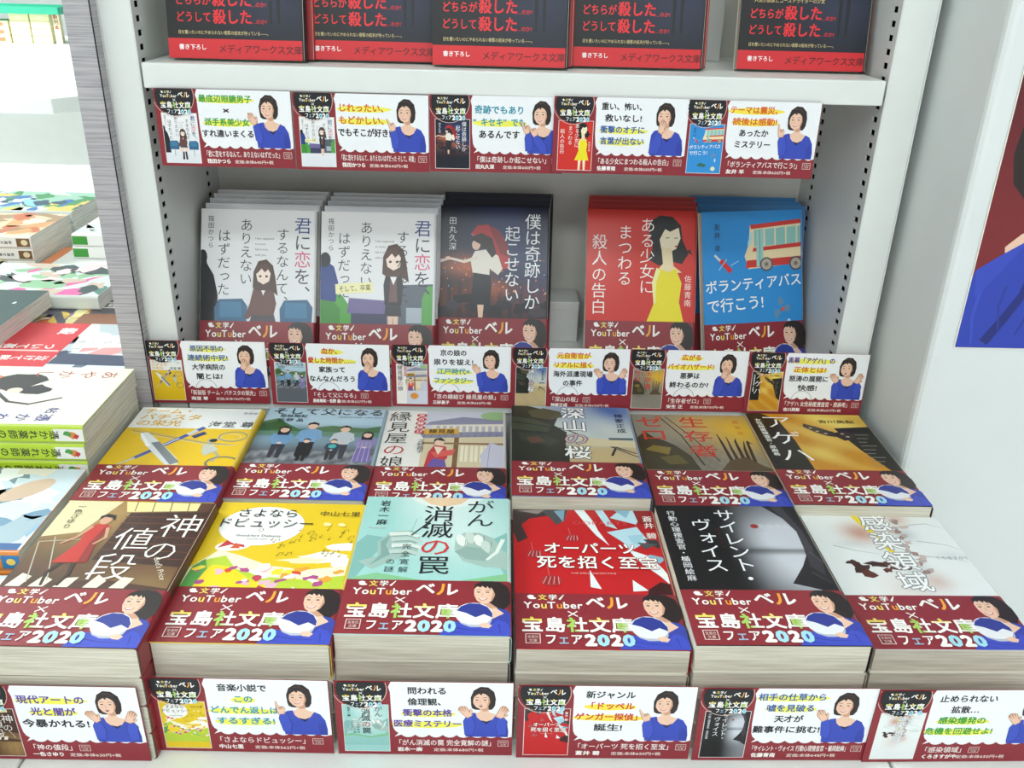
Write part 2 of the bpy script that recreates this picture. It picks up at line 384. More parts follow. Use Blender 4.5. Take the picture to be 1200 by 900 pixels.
def art_waltz(g, t):
    g.rect(0, 0, W, H, '#e6c41c')
    r = random.Random(5)
    g.blob(85, 84, 16, 6, '#fbf8ea', 3, 14, .2); g.blob(97, 96, 12, 5, '#fbf8ea', 4, 12, .2); g.blob(100, 78, 10, 6, '#fffdf4', 6, 12, .2); g.blob(72, 80, 14, 3.5, '#fdf3b8', 8)
    g.poly([(0, 70), (14, 90), (30, 84), (50, 74), (75, 70), (105, 76), (105, 30), (0, 30)], '#f6efcb')
    g.poly([(0, 52), (6, 78), (20, 84), (30, 70), (52, 62), (80, 60), (105, 66), (105, 20), (0, 20)], '#b8cf3a')
    g.poly([(6, 50), (14, 74), (26, 72), (44, 58), (62, 52)], '#f2d51a'); g.poly([(0, 46), (2, 72), (8, 80), (12, 70), (8, 50)], '#59a04c')
    cs = ['#c23f55', '#e8b6c8', '#ffffff', '#f4d936', '#d84a2e', '#b04a8a', '#8fc25a', '#f7f2dc', '#e7a33a']
    for i in range(46):
        x = r.uniform(2, 103); g.blob(x, r.uniform(40, 72) - abs(x-50)*.04, r.uniform(2, 6), r.uniform(1.3, 3.6), r.choice(cs), i, 9, .35, r.uniform(-.5, .5), g.L+1+(i % 6))
    g.L += 8
    g.ell(22, 95, 12, 6, '#fbf6ee', 18, .2); g.poly([(12, 92), (20, 96), (30, 93), (26, 102), (22, 97), (16, 101)], '#c2303a'); g.poly([(20, 92), (27, 92), (24, 98)], '#d4552e')
    g.ell(35, 119, 29, 23.5, '#f7f8f4', 36)
    for i in range(26):
        x, y = r.uniform(46, 100), r.uniform(84, 116); g.line([(x, y), (x+.3, y+3)], .35, '#7c6a12'); g.ell(x-.5, y, .8, .6, '#7c6a12', 7)
        if i % 2: g.line([(x+.3, y+3), (x+3, y+3.4), (x+3, y+.6)], .35, '#7c6a12')
    for x in (80, 90): g.blob(x, 121, 3, 2.2, '#f8e9a0', int(x), 8, .3)
    t.text('さよなら', 36, 134, 11.5, '#17171a', .004, 44, 'c'); t.text('ドビュッシー', 37, 121.5, 12, '#17171a', .004, 68, 'c')
    t.text('Good-bye Debussy', 36, 106.5, 3.4, '#22231f', .01, 31, 'c'); t.text('nakayama shichiri', 36, 102.5, 1.9, '#22231f', .01, 15, 'c')
    t.ring(36, 113, 1.5, 2, .35, '#555'); t.text('中山七里', 72, 134.5, 6.6, '#3a3510', .004, 29)
def art_gown(g, t):
    g.field(0, 0, W, H, 14, 18, lambda x, y: mixc('#9dcfca', '#d9ebe8', .7*bumpf(x, y, 70, 100, 30)+.9*bumpf(x, y, 55, 148, 30)-.6*smooth(30, 0, x)))
    g.poly([(30, 148), (38, 140), (50, 135), (62, 134), (78, 140), (84, 148)], '#dfe9e4'); g.poly([(38, 148), (46, 139), (56, 136), (68, 140), (74, 148)], '#e8c9a4')
    g.poly([(0, 40), (14, 78), (22, 96), (6, 100), (0, 90)], '#7fb3ae'); g.poly([(105, 40), (95, 70), (90, 96), (105, 108)], '#84b9b3')
    g.line([(30, 66), (38, 120)], .5, '#86bbb5')
    # left hand holding a scalpel
    g.poly([(4, 70), (16, 76), (14, 92), (22, 104), (36, 106), (42, 98), (40, 90), (42, 82), (36, 76), (28, 72), (14, 62)], '#9dbab3')
    for i, (x, y) in enumerate(((22, 101), (24, 95), (25, 88), (24, 81))): g.line([(x, y), (x+11, y+1.2), (x+18, y-2)], 4.4, ('#d6e0d9', '#b9ccc5')[i % 2], 3); g.line([(x+1, y-2.3), (x+12, y-1.5), (x+17, y-4)], .5, '#4f736e', .3)
    g.poly([(12, 66), (18, 78), (16, 92), (22, 100), (20, 88), (24, 78)], '#7ea29c')
    g.line([(36, 100), (44, 112), (50, 124)], 1.5, '#41555a', .9); g.poly([(42, 109), (45, 108), (51, 126)], '#2c3b40')
    # right fist
    g.poly([(105, 60), (94, 66), (86, 66), (72, 72), (66, 84), (66, 98), (72, 104), (82, 104), (92, 98), (98, 84), (105, 78)], '#a3bdb5')
    for i, (x, y) in enumerate(((70, 98), (76, 101), (82, 98), (87, 91))): g.ell(x, y-3, 3.4, 7, ('#e6ece7', '#c6d5ce')[i % 2], 12, .25); g.line([(x+3.4, y+2), (x+2.6, y-10)], .5, '#56786f', .3)
    g.poly([(66, 82), (74, 88), (84, 86), (90, 78), (86, 72), (74, 74)], '#8fada5'); g.line([(98, 96), (94, 82), (88, 74)], 3, '#dfe8e2', 2)
    g.poly([(0, 52), (18, 58), (60, 48), (105, 60), (105, 30), (0, 30)], '#83c08e'); g.poly([(0, 48), (20, 52), (60, 44), (105, 52), (105, 20), (0, 20)], '#8fc4be')
    t.text('岩木一麻', 14, 143, 7.6, '#191c1f', .012, vert=True, pitch=8)
    t.text('がん', 82, 145, 18, '#1c2326', -.002, vert=True, sx=1.15, pitch=17)
    t.text('消滅の罠', 53, 137, 21, '#16191c', .002, vert=True, sx=1.08, pitch=20, cols={2: '#cf3038'})
    t.text('完全寛解', 34, 91, 6.6, '#33464a', 0, vert=True, pitch=8.4); t.text('の謎', 25, 74, 6.6, '#33464a', 0, vert=True, pitch=8)
    t.text('Kazuma Iwaki', 6, 108, 2, '#c04848', 0)
def art_relic(g, t):
    g.field(0, 0, W, H, 8, 10, lambda x, y: mixc('#c3171d', '#8f1216', .5*bumpf(x, y, 100, 150, 40)))
    g.poly([(0, 148), (32, 148), (26, 140), (12, 136), (6, 128), (10, 112), (3, 106), (0, 120)], '#3b2c2c'); g.poly([(20, 148), (40, 148), (37, 134), (31, 128), (26, 138)], '#45484c')
    g.poly([(3, 146), (18, 142), (24, 148)], '#8c8580'); g.poly([(30, 146), (36, 132), (38, 148)], '#7a9fb4')
    B1, B2, B3 = '#b9dbe8', '#e7f0f2', '#86b6cc'
    g.poly([(45, 148), (52, 148), (58, 132), (60, 122), (66, 104), (58, 116), (52, 130)], B2); g.poly([(60, 148), (66, 148), (70, 134), (74, 124), (66, 128)], B1)
    g.poly([(78, 148), (70, 138), (88, 130), (96, 148)], B1); g.poly([(74, 148), (82, 138), (86, 148)], B3)
    g.poly([(66, 120), (88, 127), (94, 110), (80, 98), (76, 108)], B1); g.poly([(80, 116), (92, 118), (86, 104), (82, 108)], '#9fcbdd')
    g.poly([(90, 112), (105, 110), (105, 98), (96, 104)], '#2e3638'); g.poly([(86, 108), (100, 106), (90, 100)], '#4b5153')
    g.poly([(78, 100), (92, 92), (99, 78), (105, 62), (105, 54), (96, 70), (84, 86)], B2); g.poly([(92, 94), (103, 90), (98, 84), (91, 88)], B3)
    g.poly([(50, 76), (56, 56), (49, 58)], B2); g.poly([(77, 66), (76, 54), (86, 55)], B2); g.poly([(100, 62), (104, 54), (105, 66)], '#2f3434')
    g.poly([(86, 56), (95, 64), (105, 60), (105, 40), (84, 46)], '#3a1013')
    g.line([(96, 72), (101, 71)], 1.2, '#f6f2ea'); g.poly([(88, 148), (105, 148), (105, 118), (90, 132)], '#8f1519')
    for x, y, s in ((41, 112, 5), (14, 93, 5.5), (24, 64, 7)):
        g.ell(x, y, s, s*.8, '#a83338', 14)
        for i in range(7): g.line([(x-s*.8+i*s*.25, y-s*.5), (x-s*.4+i*s*.18, y+s*.6)], .4, ('#e8a9a9', '#5d0d12')[i % 2])
        g.line([(x-1, y+s*.8), (x-2, y+s*2.5)], .4, '#d77')
    t.text('蒼井 碧', 97, 141, 7.6, '#f3efe9', .012, vert=True, pitch=8.4); t.text('OOPARTS', 42, 131, 6, '#e05a55', -.01, 40)
    t.text('オーパーツ', 52, 100, 13.5, '#fbf9f4', .022, 64, 'c', out='#7d0f14', outw=.03); t.text('死を招く至宝', 56, 84, 14.5, '#fbf9f4', .02, 82, 'c', out='#7d0f14', outw=.03)
    t.text('THE RELIC DETECTIVE', 52, 72, 2.2, '#e9c9c4', 0, 30, 'c')
def art_silent(g, t):
    def f(x, y):
        v = .95*bumpf(x*1.0, y, 82, 108, 26)+.55*bumpf(x, y, 80, 72, 24)+.35*smooth(40, 100, x)
        v *= 1-.75*bumpf(0, y, 0, 93, 3.4)*(1 if x > 50 else .3); v *= smooth(38, 62, x)
        return mixc('#0b0b0d', '#c9cdd6', v)
    g.field(0, 0, W, H, 28, 34, f)
    g.poly([(78, 148), (105, 148), (105, 40), (90, 52), (74, 58), (86, 76), (92, 88), (94, 104), (96, 122)], '#19171c')
    g.poly([(84, 148), (92, 148), (98, 118), (99, 96), (96, 84), (93, 96), (94, 116)], '#3c3a42'); g.poly([(93, 92), (101, 84), (98, 66), (91, 76)], '#34323a')
    g.line([(96, 92), (104, 72)], 1.4, '#4d4b54', .5); g.line([(90, 70), (100, 58)], 1.2, '#44424b', .5)
    t.text('行動心理捜査官・楯岡絵麻', 10, 141, 6.4, '#e9eaee', .004, vert=True, pitch=6.8)
    t.text('ヴォイス', 29, 131, 16, '#f2f3f6', .0, vert=True, pitch=15.5); t.text('サイレント・', 48, 143, 16, '#f2f3f6', .0, vert=True, pitch=14.6)
    t.ell(66, 122, 2.8, 2.6, '#a03030', 14); t.text('佐藤青南', 69, 122, 5.6, '#d4d7dd', 0, 22); t.text('サイレント', 39, 120, 3.2, '#7c1f26', 0, vert=True, pitch=5)
def art_zone(g, t):
    def f(x, y):
        v = .75*bumpf(x*.9, y, 33, 122, 12)+.5*bumpf(x, y, 70, 140, 8)+.4*bumpf(x, y, 68, 66, 9)+.2*bumpf(x, y, 45, 55, 20)
        c = mixc('#e8edec', '#bd6a3c', v)
        return mixc(c, '#9aa6aa', .55*bumpf(x, y, 68, 120, 8)+.4*bumpf(x, y, 60, 80, 8)+.25*bumpf(x*.4, y, 10, 108, 4)+.2*bumpf(x*.4, y, 36, 96, 4))
    g.field(0, 0, W, H, 34, 34, f)
    for P in ([(12, 106), (26, 100), (42, 96)], [(74, 112), (92, 108), (104, 100)], [(70, 94), (88, 92), (100, 88)], [(76, 132), (90, 134), (100, 128)]): g.line(P, .9, '#a9b3b5', .2)
    g.poly([(36, 148), (41, 148), (53, 99), (49, 98)], '#f2d61c')
    for i, (x, y, a, b) in enumerate(((22, 80, 6, 6), (25, 74, 5, 4), (36, 84, 9, 3.5), (47, 85, 8, 3), (53, 82, 5, 3), (39, 78, 4, 3), (18, 86, 4, 3), (45, 80, 5, 2.2))): g.blob(x, y, a, b, ('#38150f', '#5c241a')[i % 2], i+40, 13, .4)
    for i in range(20):
        q = random.Random(i); g.blob(64+q.gauss(0, 3)+(i*.15), 138-i*3.3+q.uniform(-2, 2), 3, 2.6, ('#b9aaa6', '#9c7f79', '#cbb9b1')[i % 3], i, 9, .5, 0, g.L+1+(i % 5))
    g.L += 6
    t.text('感染領域', 52, 146, 22, '#fbfbfa', .012, vert=True, pitch=23, out='#8a8f91', outw=.035)
    t.text('くろきすがや', 78, 92, 4, '#8c9696', 0)
def art_team(g, t):
    g.rect(0, 0, W, H, '#e6bd12'); g.rect(0, 111, W, H, '#eef0ee')
    for i in range(3): g.line([(6, 108-i*2.2), (70, 88-i*1.4), (96, 84)], .7, ('#8c9093', '#6f6f60', '#c9c9b9')[i])
    g.line([(62, 112), (36, 78), (24, 62)], 4.6, '#3a53a0', 4); g.line([(66, 104), (58, 96)], 5.4, '#24366f'); g.line([(48, 94), (34, 76)], 1.4, '#cfd6e6'); g.line([(58, 108), (53, 100)], 4.4, '#c8cdd6')
    g.line([(24, 62), (8, 44)], 2.2, '#b9c0c8', 1)
    g.poly([(14, 102), (20, 103), (34, 88), (56, 62), (60, 52), (50, 52), (30, 76), (18, 92)], '#dfe3e4'); g.poly([(28, 86), (34, 88), (60, 56), (54, 52)], '#80878c'); g.poly([(14, 102), (17, 100), (30, 80), (26, 80)], '#f8faf8')
    g.ring(90, 98, 11, 8, 1.4, '#8a8a7c'); g.ring(88, 97, 8, 5, .6, '#d9d6b8'); g.line([(80, 94), (72, 92), (76, 80), (86, 68), (84, 58)], 2.2, '#a5a798'); g.ell(76, 91, 3.2, 2.8, '#1f2024', 10); g.ring(92, 56, 12, 9, 2, '#77786a')
    g.poly([(70, 84), (78, 84), (84, 76), (76, 66), (72, 72)], '#bfc2b6')
    t.text('チーム・', 4, 141.5, 11, '#e8b21a', .014, 43); t.text('バチスタ', 4, 130.5, 11, '#e8b21a', .014, 52); t.text('の栄光', 4, 119.5, 11, '#e8b21a', .014, 38)
    t.text('海堂 尊', 64, 118.5, 11, '#15161a', .004, 38); t.text('新装版', 88, 139, 4, '#777', 0)
def art_father(g, t):
    g.field(0, 0, W, H, 18, 24, lambda x, y: mixc('#b4d0de', '#54707a', smooth(122, 104, y)) if y > 98 else mixc('#7b98a8', '#5b5f66', smooth(90, 70, y)))
    g.poly([(0, 104), (0, 122), (12, 128), (22, 118), (34, 108), (60, 116), (88, 112), (105, 118), (105, 104)], '#4d7548'); g.poly([(0, 104), (0, 118), (16, 124), (24, 110)], '#35602f'); g.rect(0, 98, W, 105, '#5f8a72')
    g.field(0, 52, W, 72, 26, 6, lambda x, y: mixc('#4c5058', '#9aa0a6', abs(math.sin(x*.9+y*1.7)*math.cos(y*.8-x*.3))))
    people(g, 22, 60, 53, '#6f9bc4', '#2c3038', long_hair=True); people(g, 44, 62, 59, '#7ba6cf', '#2b2f3a'); people(g, 72, 60, 56, '#c5cbd3', '#2f3440'); people(g, 92, 56, 50, '#8f86b4', '#5a4f86', long_hair=True)
    g.poly([(84, 56), (100, 56), (97, 78), (87, 78)], '#7468a8')
    for i in range(4): g.line([(85+i*4, 56), (86.5+i*3.2, 88)], .6, '#b9a9cf')
    people(g, 44, 56, 36, '#1d1e22', '#1a1a1e'); people(g, 66, 58, 34, '#1d3b57', '#26292e'); g.ell(66, 80, 3.4, 3.4, '#3fb4b0', 12); g.poly([(38, 64), (50, 64), (50, 76), (38, 76)], '#17181a')
    t.text('そして父になる', 4, 141, 13, '#0f1216', .002, 97); t.text('LIKE FATHER, LIKE SON', 62, 131.5, 2.4, '#20262c', .01, 38)
    t.text('是枝裕和', 12, 132, 6, '#15181c', .006, 24); t.text('佐野 晶', 12, 124.5, 6, '#15181c', .006, 22)
def art_knot(g, t):
    g.rect(0, 0, W, H, '#efece6'); g.rect(34, 0, W, H, '#cfd2e0')
    g.poly([(38, 128), (66, 138), (105, 132), (105, 126), (34, 122)], '#8d90a8')
    g.poly([(40, 122), (105, 126), (105, 110), (40, 108)], '#e6dfcf'); 
    for i in range(11): g.rect(44+i*5.5, 111, 47+i*5.5, 121, '#b7b6bd')
    g.poly([(30, 108), (105, 112), (105, 103), (34, 98)], '#8a8ba2'); 
    for i in range(12): g.line([(34+i*6, 99), (36+i*6, 108)], .5, '#63647c')
    g.poly([(34, 98), (105, 103), (105, 50), (34, 50)], '#d9c9a8'); g.rect(60, 50, 64, 100, '#7c5a38'); g.rect(34, 88, 105, 91, '#8f6c44')
    for i in range(4): g.rect(66+i*8, 60, 72+i*8, 86, '#f0e7cd'); g.line([(69+i*8, 60), (69+i*8, 86)], .4, '#a88b5c')
    g.poly([(34, 114), (62, 116), (64, 106), (34, 104)], '#d9a93c'); g.ell(95, 140, 14, 8, '#9cc08a', 14)
    g.poly([(84, 50), (82, 70), (90, 92), (100, 86), (105, 60), (105, 50)], '#c9c8da'); g.line([(90, 90), (88, 50)], .6, '#9d9cb6')
    g.poly([(38, 50), (40, 74), (44, 86), (54, 84), (56, 66), (50, 50)], '#c5303c'); g.poly([(42, 74), (62, 80), (60, 70), (46, 66)], '#dd5a52'); g.poly([(44, 84), (48, 70), (52, 82)], '#f2dcc8'); g.ell(48, 90, 4, 4.8, '#f0cdb4', 12); g.poly([(43, 90), (44, 97), (49, 99), (53, 94), (51, 93), (46, 95)], '#17121a'); g.poly([(40, 50), (44, 64), (54, 62), (56, 50)], '#6a55a4')
    g.ell(60, 30, 14, 12, '#d8923a', 14)
    t.text('縁見屋の娘', 12, 146, 19, '#1c1b1e', -.004, vert=True, sx=1.05, pitch=19.6, cols={3: '#c22f36'})
    for i, ch in enumerate('京の縁結び'): t.ell(30, 139-i*7.6, 4.4, 3.6, '#c92a30', 14); t.text(ch, 30, 142-i*7.6, 5.6, '#fff', .01, vert=True)
    t.text('縁見屋', 49, 110, 8, '#4a2f10', .01, 22, 'c'); t.text('三好昌子', 33, 96, 6, '#222', 0, vert=True)
def art_sakura(g, t):
    g.field(0, 0, W, H, 18, 24, lambda x, y: mixc(mixc('#c5ccc8', '#c4ad7e', smooth(90, 70, y)), '#4b6fa8', smooth(95, 148, y)*(.4+.6*bumpf(x, y, 95, 140, 40))+.1*math.sin(x*.15+y*.1)))
    g.poly([(0, 148), (14, 148), (30, 140), (40, 128), (36, 112), (46, 100), (44, 80), (46, 50), (0, 50)], '#22251d')
    g.poly([(14, 138), (28, 144), (42, 138), (44, 128), (34, 122), (18, 126)], '#4c4a33'); g.poly([(0, 128), (20, 122), (34, 112), (30, 100), (0, 104)], '#3b4131'); g.poly([(4, 100), (26, 96), (40, 84), (30, 76), (8, 84)], '#31362b')
    g.poly([(12, 90), (22, 92), (28, 84), (16, 80)], '#5b3d2e'); g.line([(0, 118), (44, 106), (84, 74), (104, 58)], 1.8, '#16171a', 1.1); g.line([(60, 92), (100, 66)], 3, '#1d1d20', 1); g.line([(84, 74), (80, 62)], 2, '#1d1d20')
    g.poly([(56, 92), (105, 86), (105, 76), (56, 78)], '#d5c6a0'); g.rect(80, 88, 100, 92, '#5c6a72')
    t.text('深山の桜', 53, 147, 22, '#fafafa', .016, vert=True, pitch=23, out='#1b1d22', outw=.035, cols={2: '#c9a9b4'}); t.text('神家正成', 92, 136, 8, '#131a33', .016, vert=True, pitch=9)
def art_zero(g, t):
    def f(x, y): return mixc(mixc('#8a8578', '#e2b428', .95*bumpf(x, y, 88, 120, 34)+.25*bumpf(x, y, 50, 135, 20)), '#4a3c28', .8*bumpf(x, y, 20, 70, 24)+.3*abs(math.sin(x*.3+y*.2))*bumpf(x, y, 60, 60, 40))
    g.field(0, 0, W, H, 26, 30, f)
    g.poly([(0, 52), (0, 104), (8, 116), (14, 106), (22, 100), (30, 92), (40, 74), (44, 52)], '#39331f'); g.poly([(4, 84), (12, 92), (26, 88), (22, 76)], '#7c6a2c'); g.poly([(14, 72), (30, 76), (36, 62), (20, 60)], '#5c5026')
    g.line([(26, 140), (38, 110), (48, 60)], 1.2, '#2d281e'); g.line([(30, 144), (46, 108), (62, 66)], .9, '#2d281e')
    for i, x in enumerate((72, 77, 82, 86, 90)): g.line([(x, 62), (x-2+i, 100-(i % 2)*12), (x-3+i*2, 112-i*4)], 3.4, '#3a2d20', .6)
    g.poly([(60, 52), (70, 68), (84, 74), (96, 60), (105, 52)], '#5b4a33')
    t.text('生存者', 52, 146, 21, '#c93a26', .01, vert=True, pitch=25, sx=1.2); t.text('ゼロ', 15, 146, 22, '#c93a26', .012, vert=True, pitch=24, sx=1.15); t.text('安生正', 90, 140, 6.6, '#c96a2e', .004, vert=True, pitch=10)
def art_moth(g, t):
    g.field(0, 0, W, H, 22, 26, lambda x, y: mixc('#c98a16', '#f4e070', .8*bumpf(x, y, 78, 140, 34)+.5*bumpf(x, y, 50, 82, 16)-.2*math.sin(x*.12+y*.16)))
    g.poly([(0, 148), (14, 148), (26, 136), (30, 100), (32, 40), (0, 40)], '#12110f'); g.poly([(70, 122), (105, 126), (105, 40), (92, 52), (80, 84)], '#17150f')
    g.poly([(66, 116), (56, 124), (46, 130), (44, 124), (52, 114), (60, 108), (68, 106)], '#3a2f22'); g.poly([(68, 114), (78, 118), (84, 112), (80, 102), (72, 100), (68, 106)], '#2f261b')
    for a in ((50, 122), (54, 116), (60, 112), (74, 112), (77, 107)): g.ell(a[0], a[1], 1.8, 1.2, '#b9a98c', 8)
    g.line([(66, 116), (70, 104)], 1.8, '#15110c')
    for i in range(9): g.rect(84-i*.4, 110-i*6.4, 96-(i % 3)*3, 111-i*6.4, '#8d8a7c')
    t.text('アゲハ', 24, 147, 25, '#fbfaf6', -.004, vert=True, pitch=29, sx=1.15); t.text('女性秘匿捜査官・原麻希', 8, 138, 5.8, '#efefe8', .02, vert=True, pitch=6); t.text('吉川英梨', 60, 134, 6.4, '#3d3416', .02, 32)
def girl_seat(g, x, y, k, stand=False):
    g.push(x, y, k)
    if stand:
        g.poly([(-3, -16), (-.5, -16), (0, 2), (.5, -16), (3, -16), (4, 4), (-4, 4)], '#e9c7b4'); g.poly([(-6, 0), (6, 0), (5, 12), (-5, 12)], '#2b2a33')
        g.poly([(-6, 8), (6, 8), (7, 22), (5, 32), (0, 34), (-5, 32), (-7, 22)], '#23222b'); g.poly([(-3, 10), (3, 10), (2, 30), (-2, 30)], '#6c4a4a'); g.poly([(-2.4, 28), (2.4, 28), (0, 22)], '#f4f2f0')
    else:
        g.poly([(-10, -4), (10, -4), (8, 4), (-8, 4)], '#f0d6c4'); g.poly([(-10, -10), (-2, -10), (-2, -2), (-10, -3)], '#efd2c0'); g.poly([(3, -10), (9, -10), (9, -3), (2, -2)], '#efd2c0'); g.poly([(-10, 0), (10, 0), (8, 7), (-8, 7)], '#4a4652')
        g.poly([(-8, 5), (8, 5), (10, 14), (7, 27), (0, 30), (-7, 27), (-10, 14), (-14, 3), (-11, 2)], '#67423c'); g.poly([(-3, 28), (3, 28), (0, 20)], '#f2efec')
    o = 4 if stand else 0
    g.poly([(-8, 26+o), (-7.5, 38+o), (-4, 46+o), (2, 47.5+o), (7, 43+o), (9, 34+o), (11, 20+o), (6, 24+o), (-5, 24+o)], '#50382f')
    g.poly([(-5.5, 36+o), (-4.4, 31+o), (0, 28.4+o), (4.4, 31+o), (5.4, 37+o), (3, 41+o), (-3, 41+o)], '#fbe6d8')
    for ex in (-2.4, 2.4): g.ell(ex, 34.6+o, 1.1, .9, '#4a2c28', 8)
    g.poly([(-6, 36+o), (-5, 42+o), (0, 45+o), (5, 42+o), (6, 36+o), (3.4, 40+o), (1, 37.6+o), (-1.4, 40.6+o), (-4, 37.6+o)], '#5b4036')
    g.pop()
def love_titles(t):
    t.text('君に恋を、', 92, 142, 16, '#2c2f3d', .0, vert=True, pitch=15.4, cols={0: '#35478e', 2: '#dd5a86'})
    t.text('するなんて、', 74, 132, 12, '#2b2b30', -.004, vert=True, pitch=12.2); t.text('ありえない', 41, 140, 12, '#2b2b30', -.004, vert=True, pitch=12.2); t.text('はずだった', 21, 130, 12, '#2b2b30', -.004, vert=True, pitch=12.2)
    t.text('筏田かつら', 9, 142, 5.6, '#2b2b30', 0, vert=True, pitch=6)
    for i, s in enumerate(('I was supposed', 'to never', 'fall in love', 'with you.')): t.text(s, 49, 122-i*5, 2.6, '#444', 0)
def art_love(g, t):
    g.field(0, 0, W, H, 8, 10, lambda x, y: mixc('#dfe3ea', '#f3f3f3', y/148))
    g.poly([(0, 30), (0, 104), (4, 108), (6, 98), (12, 88), (16, 70), (16, 30)], '#14151b'); g.ell(2, 104, 4, 7, '#14151b', 12)
    for x in (28, 87): g.poly([(x-14, 40), (x-15, 58), (x-11, 66), (x+10, 67), (x+15, 60), (x+14, 40)], '#2c6389'); g.poly([(x-10, 50), (x-10, 64), (x+9, 64), (x+10, 50)], '#3b7ba3'); g.rect(x-1, 20, x+1, 42, '#9aa')
    girl_seat(g, 57, 46, 1.2)
    g.poly([(50, 10), (56, 10), (57, 34), (52, 34)], '#1b1c22'); g.poly([(60, 10), (66, 10), (64, 34), (59, 34)], '#1b1c22')
    love_titles(t)
def art_love2(g, t):
    g.field(0, 0, W, H, 8, 10, lambda x, y: mixc('#dfe3ea', '#f3f3f3', y/148))
    g.poly([(56, 42), (105, 42), (105, 84), (62, 82)], '#55606e'); g.rect(78, 48, 104, 62, '#a9b4c0'); g.poly([(92, 42), (105, 42), (105, 82), (97, 82), (92, 70)], '#54a14a')
    g.poly([(0, 40), (28, 40), (28, 60), (20, 72), (0, 76)], '#4ba23e'); g.poly([(0, 40), (18, 40), (18, 60), (10, 68), (0, 70)], '#3a8a34'); g.poly([(24, 56), (60, 54), (60, 68), (26, 70)], '#6f6496'); g.rect(28, 40, 60, 56, '#393a5a')
    g.poly([(0, 68), (14, 66), (16, 84), (12, 98), (4, 104), (0, 104)], '#1f3c86'); g.ell(4, 104, 5, 7, '#1a1c2b', 12)
    girl_seat(g, 66, 54, 1.28, True)
    love_titles(t)
    t.push(0, 0, 1, 1, R(4)); t.rect(19, 72, 53, 81, '#f3efb4'); t.text('そして、卒業', 22, 76.5, 6, '#2b2b2b', .004, 29); t.pop()
def art_miracle(g, t):
    def f(x, y):
        c = mixc('#0d1020', '#1d3566', bumpf(x, y, 60, 118, 34)+.5*bumpf(x, y, 100, 80, 30))
        return mixc(c, '#c96a3c', .75*bumpf(x*.45, y, 12, 92, 9)+.5*bumpf(x*.4, y, 20, 72, 7)+.25*abs(math.sin(x*.6))*bumpf(0, y, 0, 60, 14))
    g.field(0, 0, W, H, 30, 36, f)
    for i in range(60):
        q = random.Random(i); g.ell(q.uniform(2, 103), q.uniform(66, 100), q.uniform(.4, 1.1), q.uniform(.4, 1.1), q.choice(['#f1a050', '#e86a4a', '#ffd7a0', '#7a9ad0']), 6, 0, g.L+1)
    g.L += 1
    for i in range(12): g.blob(6+i*9, 50+(i*7 % 5)*3, 9, 5, ('#2c2630', '#3d3440', '#1d1a22')[i % 3], i, 9, .3, 0, g.L+1+i % 3)
    g.L += 4
    g.poly([(30, 122), (36, 130), (46, 131), (56, 126), (64, 114), (67, 100), (66, 92), (58, 88), (54, 98), (44, 112)], '#b6252c'); g.poly([(46, 131), (56, 126), (64, 114), (67, 100), (58, 104), (52, 118)], '#8a1c26'); g.line([(30, 122), (44, 114), (57, 88)], .5, '#f0b0a8'); g.line([(50, 112), (34, 84)], .7, '#ddd')
    g.poly([(30, 50), (32, 74), (34, 96), (48, 96), (50, 74), (48, 50)], '#20222c'); g.poly([(32, 86), (30, 98), (34, 106), (46, 108), (56, 102), (60, 90), (56, 84), (48, 90), (48, 84)], '#ece6da'); g.line([(36, 100), (24, 96), (10, 99)], 3.4, '#e6dccb', 2); g.ell(9, 99, 2.6, 1.8, '#eac3a8', 10); g.line([(0, 96), (8, 98)], 3, '#d8c4b8', 2)
    g.poly([(30, 110), (32, 120), (40, 123), (50, 118), (54, 104), (50, 100), (44, 108)], '#241a1e'); g.ell(35, 112, 4, 5, '#f0cdb6', 12); g.poly([(32, 116), (40, 122), (46, 116), (40, 112)], '#2a1d20'); g.poly([(38, 44), (42, 44), (43, 56), (37, 56)], '#eac3a8')
    t.text('僕は奇跡しか', 88, 142, 15.5, '#f5f6f8', .0, vert=True, pitch=15, cols={}); t.text('起こせない', 69, 130, 15, '#f5f6f8', .0, vert=True, pitch=14.2); t.text('田丸久深', 13, 138, 7.4, '#eceef2', 0, vert=True, pitch=8)
